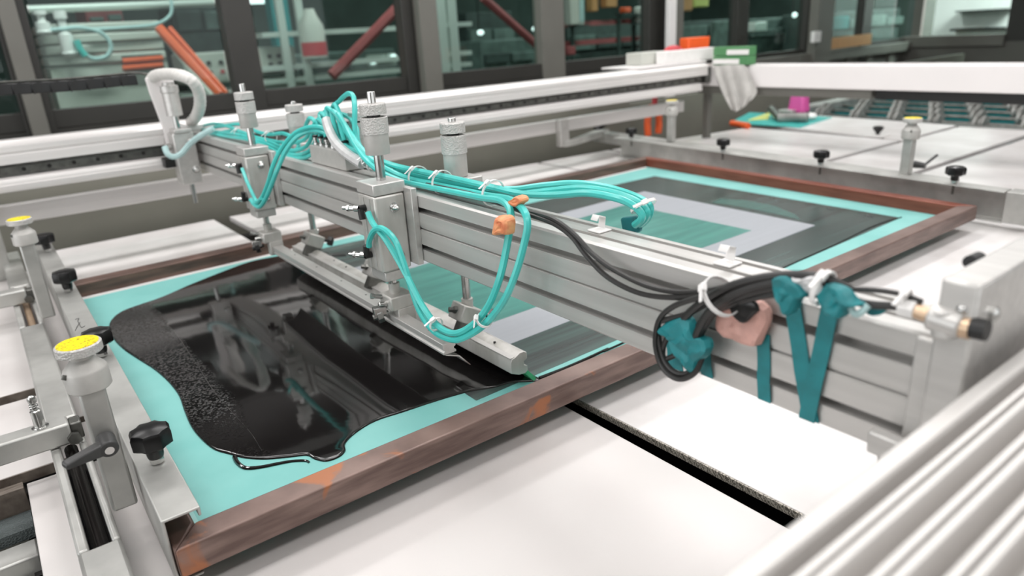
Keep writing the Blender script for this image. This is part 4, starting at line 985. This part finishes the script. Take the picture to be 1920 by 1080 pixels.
def lump(label, pts, x, m, name='tape_wrap', th=.012, seed=1, amp=.0045):
    """crumpled tape: a folded sheet over an outline"""
    rr = random.Random(seed); P0 = [pt(*p, x=x) for p in pts]; cen = sum(P0, Vector()) / len(P0)
    rings = [(1.0, 0), (.99, .35), (.9, .75), (.75, .95), (.55, 1.0), (.35, .9), (.15, 1.0)]
    loopp = catmull(P0, 3, closed=True); n = len(loopp); vs = []; fs = []
    for s_, h in rings:
        for i, p in enumerate(loopp):
            q = cen + (p - cen) * s_
            w_ = mnoise.noise_vector(Vector((q.y * 75, q.z * 75, seed * 7.3 + s_))) * amp
            q.x -= th * h + (w_.x if s_ < .97 else 0); q.y += w_.y; q.z += w_.z; vs.append(q)
    vs.append(cen + Vector((-th, 0, 0)))
    for k in range(len(rings) - 1):
        for i in range(n): fs.append((k * n + i, k * n + (i + 1) % n, (k + 1) * n + (i + 1) % n, (k + 1) * n + i))
    L = (len(rings) - 1) * n
    for i in range(n): fs.append((L + i, L + (i + 1) % n, len(vs) - 1))
    fs.append(tuple(range(n - 1, -1, -1)))
    return single(MB().add(vs, fs), name, m, label, 'tape', smooth=20)
lump('turquoise tape lump wrapped round the cable ends inside the loop', [(1284, 588), (1305, 600), (1312, 628), (1336, 632), (1336, 655), (1318, 680), (1306, 700), (1288, 680), (1270, 650), (1262, 628), (1246, 622), (1244, 610)], .592, 'tape', seed=2, th=.014)
lump('crumpled salmon pink tape stuck on the beam behind the cables', [(1362, 570), (1400, 560), (1440, 575), (1442, 610), (1425, 645), (1390, 640), (1352, 625), (1347, 600)], .606, 'tape_pink', seed=4, th=.010)
lump('dark navy tape scrap on the salmon pink tape', [(1372, 572), (1412, 562), (1424, 582), (1408, 596), (1396, 606), (1376, 594)], .594, 'black_plastic', seed=5, th=.004, amp=.0015)
lump('turquoise tape wrap over the thick cables at the left arm of the V', [(1456, 515), (1480, 512), (1505, 522), (1520, 545), (1508, 562), (1494, 575), (1478, 590), (1468, 570), (1460, 548)], .588, 'tape', seed=6, th=.012)
lump('turquoise tape wrap under the white tie at the right arm of the V', [(1540, 540), (1562, 530), (1590, 538), (1612, 556), (1625, 568), (1600, 572), (1584, 590), (1556, 585), (1545, 562)], .592, 'tape', seed=7, th=.014)
lump('clear tape bridging the two turquoise tape wraps', [(1490, 518), (1520, 520), (1540, 530), (1536, 548), (1505, 540)], .586, 'clear_tape', seed=8, th=.006)
lump('small turquoise tape scrap lying on the beam near the elbow fitting', [(1625, 580), (1645, 572), (1662, 580), (1650, 590), (1632, 590)], .606, 'tape', seed=9, th=.004, amp=.001)
lump('orange tape wrapped round the hanging hoses below the beam edge', [(939, 405), (951, 402), (964, 405), (966, 420), (963, 438), (950, 436), (937, 440), (938, 422)], .578, 'tape_orange', 'tape_flag', seed=11, th=.017, amp=.0025)
lump('small crumpled orange tape where the hoses leave the beam top', [(962, 375), (972, 370), (984, 364), (991, 372), (984, 382), (972, 386)], .602, 'tape_orange', 'tape_flag', seed=12, th=.014, amp=.003)
# clips on top of the beam
for k, (px, py) in enumerate(((1124, 432), (1364, 494))):
    c = pt(px, py, z=ZTOP + .001)
    t = thing('cable_clip', ['white plastic cable clip on the beam top, middle of the picture', 'white plastic cable clip on the beam top, near the dark cable bundle'][k], 'clip', c)
    MB().box(c.x - .012, c.x + .012, c.y - .012, c.y + .012, ZTOP + .0005, ZTOP + .003).build('base', 'white_plastic', t, bevel=.001)
    MB().strip([c + Vector((.004, 0, .003)), c + Vector((.006, 0, .018)), c + Vector((-.006, 0, .022)), c + Vector((-.010, 0, .016))], Vector((0, 1, 0)), .013, .0015, (0, 0, 1)).build('hook', 'white_plastic', t)

# ------------------------------------------------------------------ far linear rail with carriage
t = thing('linear_rail', 'white aluminium linear rail along the back of the machine', 'rail', (1.3, 2.75, .2))
pr = [(2.70, .303), (2.80, .303), (2.80, .372), (2.735, .372), (2.732, .366), (2.728, .366), (2.725, .372), (2.715, .366), (2.700, .356), (2.700, .340), (2.704, .337), (2.704, .333), (2.700, .330)]
MB().prism(pr, 'x', -1.2, 3.46).build('upper_profile', 'alu_x', t)
MB().box(-1.2, 3.44, 2.745, 2.80, .262, .303).build('recess', 'steel_dark', t)
MB().prism([(2.692, .220), (2.80, .220), (2.80, .262), (2.705, .262), (2.698, .258), (2.695, .250), (2.695, .243), (2.690, .240), (2.690, .224)], 'x', -1.2, 3.40).build('lower_profile', 'alu_x', t)
MB().box(-1.2, 3.44, 2.728, 2.745, .270, .292).build('bearing_rail', 'steel_dark', t)
for i in range(58):
    x = -.6 + i * .07
    if .50 < x < .66: continue
    MB().cyl((x, 2.7285, .281), (x, 2.7255, .281), .0065, n=8).build('rail_screw', 'pit_dark', t)
MB().box(2.9, 3.47, 2.72, 3.0, .3735, .383).build('cover_step', 'white_paint', t, bevel=.002)
t = thing('stainless_bar', 'brushed stainless flat bar running below the back rail', 'bar', (1.6, 2.86, .1))
b0 = pt(7, 387, y=2.86).z; b1 = pt(22, 421, y=2.86).z
MB().box(-.02, 3.45, 2.86, 2.90, b1, b0).build('bar', 'alu_x', t, bevel=.003)
MB().box(-.06, -.01, 2.83, 2.90, ZT, b0 + .03).build('end_post', 'galv', t, bevel=.004)
t = thing('angle_bracket', 'white upright bracket joining the stainless bar to the right support beam', 'bracket', (2.45, 2.84, .03))
a = pt(1055, 245, y=2.84)
MB().box(a.x - .03, a.x + .03, 2.82, 2.86, .02, .16).build('upright', 'alu', t, bevel=.004)
MB().hexa([(a.x - .03, 2.80, .02), (a.x + .05, 2.80, .02), (2.92, 2.96, .01), (2.84, 3.0, .01), (a.x - .03, 2.80, .05), (a.x + .05, 2.80, .05), (2.92, 2.96, .045), (2.84, 3.0, .045)]).build('foot_bar', 'galv', t, bevel=.003)
# carriage at the far end of the beam
t = thing('beam_carriage', 'white carriage at the far end of the beam with a small cylinder', 'carriage', (.58, 2.66, .15))
def cy(px, py, Y=2.62): return pt(px, py, y=Y)
a = cy(285, 142, 2.70)
zt_ = a.z
MB().prism([(.500, zt_ - .005), (.503, zt_ - .05), (.520, .36), (.522, .25), (.60, .25), (.60, .36), (.575, .372), (.585, zt_ - .05), (.585, zt_)][::-1], 'y', 2.675, 2.69).build('back_plate', 'white_paint', t, bevel=.002)
MB().box(.528, .596, 2.60, 2.672, .17, .345).build('block', 'alu', t, bevel=.004)
MB().box(.536, .590, 2.595, 2.665, .345, .358).build('block_cap', 'alu', t, bevel=.002)
MB().cyl((.556, 2.63, .355), (.556, 2.63, .40), .009, n=18).build('rod', 'steel', t)
MB().lathe((.556, 2.63, .40), (0, 0, 1), [(.024, 0), (.026, .002), (.026, .075), (.029, .078), (.029, .098), (.020, .10), (.020, .11)], 28).build('barrel', 'alu', t, smooth=30)
MB().cyl((.563, 2.63, .10), (.563, 2.63, .17), .008, n=16).build('lower_rod', 'steel', t)
for z in (.22, .31): bolt(t, (.58, 2.60, z), (0, -1, 0), .009)
MB().cyl((.52, 2.64, .30), (.50, 2.63, .30), .012, n=14).build('side_fitting', 'steel', t)
MB().box(.495, .53, 2.64, 2.69, .23, .262).build('slider', 'black_rubber', t, bevel=.002)
ribbed([(283, 152, .52), (292, 142, .53), (315, 139, .545), (340, 142, .56), (360, 152, .58), (372, 170, .60), (375, 195, .61), (368, 218, .62), (352, 236, .625)], .018, .0009, 'thick white ribbed conduit arching over the far carriage')
# drag chain
t = thing('drag_chain', 'black plastic drag chain above the back rail at the left edge', 'drag chain', pt(100, 160, y=2.74))
ch = [pt(*p, y=2.74) for p in ((-90, 176), (0, 168), (120, 161), (200, 154), (250, 149), (283, 152))]
ch = catmull(ch, 10)
L = [0]
for i in range(1, len(ch)): L.append(L[-1] + (ch[i] - ch[i - 1]).length)
nl = int(L[-1] / .05)
def along(s):
    for i in range(1, len(ch)):
        if L[i] >= s: return ch[i - 1].lerp(ch[i], (s - L[i - 1]) / (L[i] - L[i - 1]))
    return ch[-1]
for i in range(nl):
    a, b = along(i * .05 + .001), along(i * .05 + .050); d = (b - a).normalized(); u = Vector((-d.z, 0, d.x)); c = (a + b) / 2
    k = MB().obox(c, d * .026, Vector((0, .03, 0)), u * .017).build('link', 'black_plastic', t, bevel=.003)
    if i % 1 == 0: MB().obox(c - d * .012 + Vector((0, -.031, 0)), d * .010 + u * .008, Vector((0, .003, 0)), u * .012).build('link_plate', 'black_rubber', k)
MB().tube([p + Vector((0, -.02, .021)) for p in ch], .004, 6).build('trim_wire', 'steel_dark', t)

# ------------------------------------------------------------------ near linear rail
t = thing('near_rail', 'blurred ribbed aluminium rail crossing the lower right corner', 'rail', (.6, .12, .25))
ZR = .32; yy = .182
pr = [(yy, ZR - .06), (yy, ZR - .002), (yy - .002, ZR), (yy - .013, ZR), (yy - .0145, ZR - .003)]
y = yy - .0145
for i in range(4):
    pr += [(y - .0005, ZR - .024), (y - .0075, ZR - .024), (y - .0085, ZR - .004), (y - .0105, ZR), (y - .0150, ZR), (y - .0154, ZR - .009), (y - .0174, ZR - .009), (y - .0178, ZR), (y - .0225, ZR), (y - .0245, ZR - .004)]
    y -= .0255
pr += [(y, ZR - .01), (y, ZR - .06)]
MB().prism(pr, 'x', -.6, 3.4).build('profile', 'alu_rail', t, smooth=25)
MB().box(-.6, 3.4, yy - .10, yy - .01, FL, ZR - .061).build('side_skirt', 'frame_grey', t)

# ------------------------------------------------------------------ right-hand end of the machine
t = thing('cross_member', 'broad white cross member closing the right end of the machine', 'beam', (3.6, 1.4, .23))
MB().box(3.52, 3.68, -.4, 2.86, .235, .352).build('beam', 'white_paint', t, bevel=.006)
MB().box(3.54, 3.66, 1.78, 2.84, .19, .234).build('lower_flange', 'frame_grey', t, bevel=.003)
MB().box(3.60, 3.64, 2.80, 2.84, FL, .234).build('leg', 'frame_grey', t, bevel=.004)
MB().box(3.545, 3.66, -.3, 1.76, .19, .234).build('black_lower_panel', 'black_rubber', t)
single(MB().box(3.47, 3.515, 2.72, 2.80, .255, .345), 'end_block', 'steel_dark', 'dark end block where the back rail meets the white cross member', 'block', bevel=.004)
# boxes on the corner
def on_rail(px, py, y): return pt(px, py, y=y)
a, b = on_rail(1188, 120, 2.9), on_rail(1240, 95, 2.9)
single(MB().box(a.x, b.x, 2.84, 2.96, .3835, b.z), 'carton', 'pale_far', 'grey carton on the back rail, left of the white one', 'box', bevel=.004)
a, b = on_rail(1237, 118, 2.80), on_rail(1335, 88, 2.80)
t = thing('carton', 'open white carton on the corner of the back rail', 'box', (a.x, 2.8, .384))
MB().box(a.x, b.x, 2.76, 2.83, .3835, b.z).build('body', 'white_plastic', t, bevel=.004)
a, b = on_rail(1286, 86, 2.9), on_rail(1327, 68, 2.9)
single(MB().hexa([(a.x, 2.88, .384), (b.x - .02, 2.88, .384), (b.x - .02, 2.95, .384), (a.x, 2.95, .384), (a.x, 2.88, b.z), (b.x, 2.88, b.z), (b.x, 2.95, b.z), (a.x, 2.95, b.z)]), 'orange_cup', 'orange', 'bright orange container behind the open white carton', 'container', bevel=.006)
a, b = on_rail(1242, 94, 2.9), on_rail(1282, 82, 2.9)
single(MB().ball(((a.x + b.x) / 2, 2.90, .43), .09, sc=(1, .3, .5)), 'red_wrapper', 'red', 'pale red wrapper sticking out of the white carton', 'wrapper')
for k, (y0, y1, z0) in enumerate(((104, 115, 0), (84, 103, 1))):
    a, b = on_rail(1335, 0, 2.72), on_rail(1408, 0, 2.72)
    z0_ = .3845 + k * .05; xx = 3.50
    t = thing('green_carton', ['lower flat green and white carton of the stack at the corner', 'upper flat green and white carton of the stack at the corner'][k], 'box', (3.5, 2.6, z0_))
    yA, yB = pt(1337, 100, x=3.5).y, pt(1404, 100, x=3.5).y
    MB().box(3.50, 3.57, yB, yA, z0_ - .03, z0_ + .018).build('box', 'green_box', t, bevel=.003)
    ya_ = yA + (yB - yA) * ((.40, 0)[1 - k] if k else 0); yb_ = yA + (yB - yA) * (1 if k else .75)
    MB().box(3.497, 3.50, min(ya_, yb_), max(ya_, yb_), z0_ - .024, z0_ + .002).build('white_label', 'white_plastic', t)
# rag over the corner
pts_top = [(1335, 122), (1352, 120), (1372, 119), (1392, 120), (1405, 122)]
rows = [[(1335, 124), (1355, 121), (1375, 120), (1398, 121)], [(1342, 145), (1360, 143), (1380, 142), (1408, 140)], [(1352, 168), (1368, 168), (1388, 164), (1418, 160)], [(1362, 190), (1376, 190), (1394, 184), (1424, 176)], [(1372, 208), (1382, 210), (1392, 204), (1402, 194)]]
mb = MB(); vs = []; fs = []
rr = random.Random(12)
xs = 3.505
for r_, row in enumerate(rows):
    fine = []
    for i in range(3):
        for k in range(4):
            f = k / 4; fine.append((row[i][0] + (row[i + 1][0] - row[i][0]) * f, row[i][1] + (row[i + 1][1] - row[i][1]) * f))
    fine.append(row[3])
    for i, p in enumerate(fine):
        q = pt(p[0], p[1], x=xs - .012 * (1 + sin(i * 1.5 + r_ * .3)) * (.3 + .25 * r_)); vs.append(q)
nn = 13
for r_ in range(4):
    for i in range(nn - 1): fs.append((r_ * nn + i, r_ * nn + i + 1, (r_ + 1) * nn + i + 1, (r_ + 1) * nn + i))
o = single(mb.add(vs, fs), 'cleaning_rag', 'cloth', 'grey cleaning rag hanging over the corner of the machine', 'rag')
sd_ = o.modifiers.new('s', 'SOLIDIFY'); sd_.thickness = .006
su_ = o.modifiers.new('u', 'SUBSURF'); su_.levels = 2; su_.render_levels = 2
# orange ring tool hanging at the back, dark hose behind
c = pt(1225, 230, y=2.99)
rg = [c + Vector((.045 * cos(a), 0, .075 * sin(a))) for a in [2 * pi * i / 24 for i in range(24)]]
t = thing('locking_pliers', 'pair of bright orange handles hanging under the back rail', 'tool', c)
for s_ in (-1, 1):
    MB().tube(catmull([c + Vector((s_ * .012, 0, .10)), c + Vector((s_ * .040, 0, .06)), c + Vector((s_ * .052, 0, 0)), c + Vector((s_ * .045, 0, -.07))], 6), .021, 10).build('handle', 'orange', t)
MB().cyl(c + Vector((0, -.01, .09)), c + Vector((0, -.01, .15)), .016, n=10).build('pivot', 'red', t)
hose('dark corrugated hose curving under the back rail', [pt(1118, 245, y=3.05), pt(1135, 228, y=3.05), pt(1165, 214, y=3.05), pt(1200, 205, y=3.05)], r=.022, m='black_rubber', name='corrugated_hose')
single(MB().box(3.45, 8.8, 3.45, 3.49, FL, .10), 'grey_partition', 'panel_grey', 'plain grey metal panel behind the rag and the pink bottle', 'partition')
single(MB().box(-1.2, 3.44, 3.30, 3.34, FL, .26), 'back_panel', 'panel_grey', 'plain grey metal panel below and behind the back rail', 'panel')
# small bits on the far board
c = pt(1470, 218, z=ZT)
t = thing('spray_gun', 'grey metal spray gun lying on the far white board', 'tool', c)
MB().cyl(pt(1447, 205, z=ZT + .06), pt(1462, 222, z=ZT + .03), .03, .024, n=12).build('handle', 'steel_dark', t)
MB().cyl(pt(1460, 222, z=ZT + .03), pt(1515, 220, z=ZT + .04), .035, .03, n=14).build('body', 'roller', t)
MB().ball(pt(1520, 218, z=ZT + .03), .04, sc=(1.2, 1, .6)).build('nozzle_rag', 'white_plastic', t)
A4 = [pt(1368, 232, z=ZT), pt(1405, 212, z=ZT), pt(1560, 221, z=ZT), pt(1500, 240, z=ZT)]
single(MB().quad([(q.x, q.y) for q in A4][::-1], ZT + .0005, ZT + .006), 'cutting_mat', 'hose', 'turquoise mat under the spray gun on the far board', 'mat')
q3 = [pt(1400, 228, z=ZT), pt(1445, 212, z=ZT), pt(1440, 226, z=ZT)]
single(MB().prism([(q.x, q.y) for q in q3][::-1], 'z', ZT + .0065, ZT + .009), 'yellow_sheet', 'yellow_tri', 'yellow triangular sheet beside the spray gun', 'sheet')
single(MB().cyl(pt(1372, 231, z=ZT + .02), pt(1403, 236, z=ZT + .02), .02, n=10), 'orange_marker', 'orange', 'orange tool handle lying left of the yellow sheet', 'tool')
c = pt(1497, 212, z=ZT)
single(MB().hexa([(c.x - .05, c.y - .07, ZT + .001), (c.x + .05, c.y - .07, ZT + .001), (c.x + .05, c.y + .07, ZT + .001), (c.x - .05, c.y + .07, ZT + .001), (c.x - .04, c.y - .05, ZT + .17), (c.x + .04, c.y - .05, ZT + .17), (c.x + .04, c.y + .05, ZT + .17), (c.x - .04, c.y + .05, ZT + .17)]), 'pink_bottle', 'pink', 'bright pink bottle standing behind the spray gun', 'bottle', bevel=.02)
c = pt(1645, 256, z=ZT)
t = thing('star_screw', 'small black knob on a pale foot on the far white board', 'knob', c)
MB().box(c.x - .06, c.x + .06, c.y - .05, c.y + .05, ZT + .001, ZT + .012).build('foot', 'white_plastic', t, bevel=.003)
MB().lathe((c.x, c.y, ZT + .012), (0, 0, 1), [(.008, 0), (.012, .01), (.028, .03), (.03, .042), (.02, .046)], 12).build('handle', 'black_plastic', t)
# wooden ruler and white socket on the dark sill
a, b = pt(1534, 84, y=4.1), pt(1634, 72, y=4.1)
single(MB().hexa([(a.x, 4.1, a.z - .06), (b.x, 4.1, b.z - .06), (b.x, 4.13, b.z - .06), (a.x, 4.13, a.z - .06), (a.x, 4.1, a.z + .05), (b.x, 4.1, b.z + .05), (b.x, 4.13, b.z + .05), (a.x, 4.13, a.z + .05)]), 'wooden_strip', 'wood_far', 'light wooden strip leaning on the sill of the right windows', 'strip')
a, b = pt(1526, 80, y=4.02), pt(1541, 58, y=4.02)
t = thing('wall_socket', 'white wall switch on the grey column left of the wooden strip', 'switch', (a.x, 4.02, a.z))
MB().box(a.x, b.x, 4.02, 4.06, a.z, b.z).build('plate', 'white_plastic', t, bevel=.006)
MB().box(a.x + .05, b.x - .05, 4.012, 4.02, a.z + .05, b.z - .05).build('rocker', 'frame_grey', t)

# ------------------------------------------------------------------ roller conveyor on the right
t = thing('roller_conveyor', 'conveyor of grey rollers over turquoise belts at the right', 'conveyor', (5.6, 1.8, ZT))
MB().box(4.80, 7.2, -.2, 3.1, ZT - .10, ZT - .06).build('bed', 'teal_far', t)
MB().box(4.78, 4.84, -.2, 2.98, ZT - .06, ZT - .005).build('front_rail', 'roller', t, bevel=.004)
MB().hexa([(4.8, 2.98, ZT - .08), (7.2, 3.05, ZT - .08), (7.2, 3.16, ZT - .08), (4.8, 3.1, ZT - .08), (4.8, 2.98, ZT + .03), (7.2, 3.05, ZT + .03), (7.2, 3.16, ZT + .03), (4.8, 3.1, ZT + .03)]).build('side_rail', 'galv', t, bevel=.006)
wheel_mesh = None
for i in range(6):
    x = 4.95 + i * .30
    MB().cyl((x, -.1, ZT - .015), (x, 3.0, ZT - .015), .014, n=8).build('shaft', 'steel_dark', t)
    for j in range(9):
        y = .75 + j * .26 + (i % 2) * .13
        if wheel_mesh is None:
            w = MB().lathe((x, y - .035, ZT - .015), (0, 1, 0), [(.03, 0), (.055, .004), (.055, .024), (.034, .028), (.034, .044), (.055, .048), (.055, .066), (.03, .07)], 14).build('roller_wheel', 'roller', t); wheel_mesh = w.data; wx, wy = x, y
        else:
            o = bpy.data.objects.new('roller_wheel', wheel_mesh); C.objects.link(o); o.parent = t; o.location = (x - wx, y - wy, 0)
    MB().box(x + .09, x + .21, -.1, 3.0, ZT - .058, ZT - .035).build('belt', 'teal_far', t)
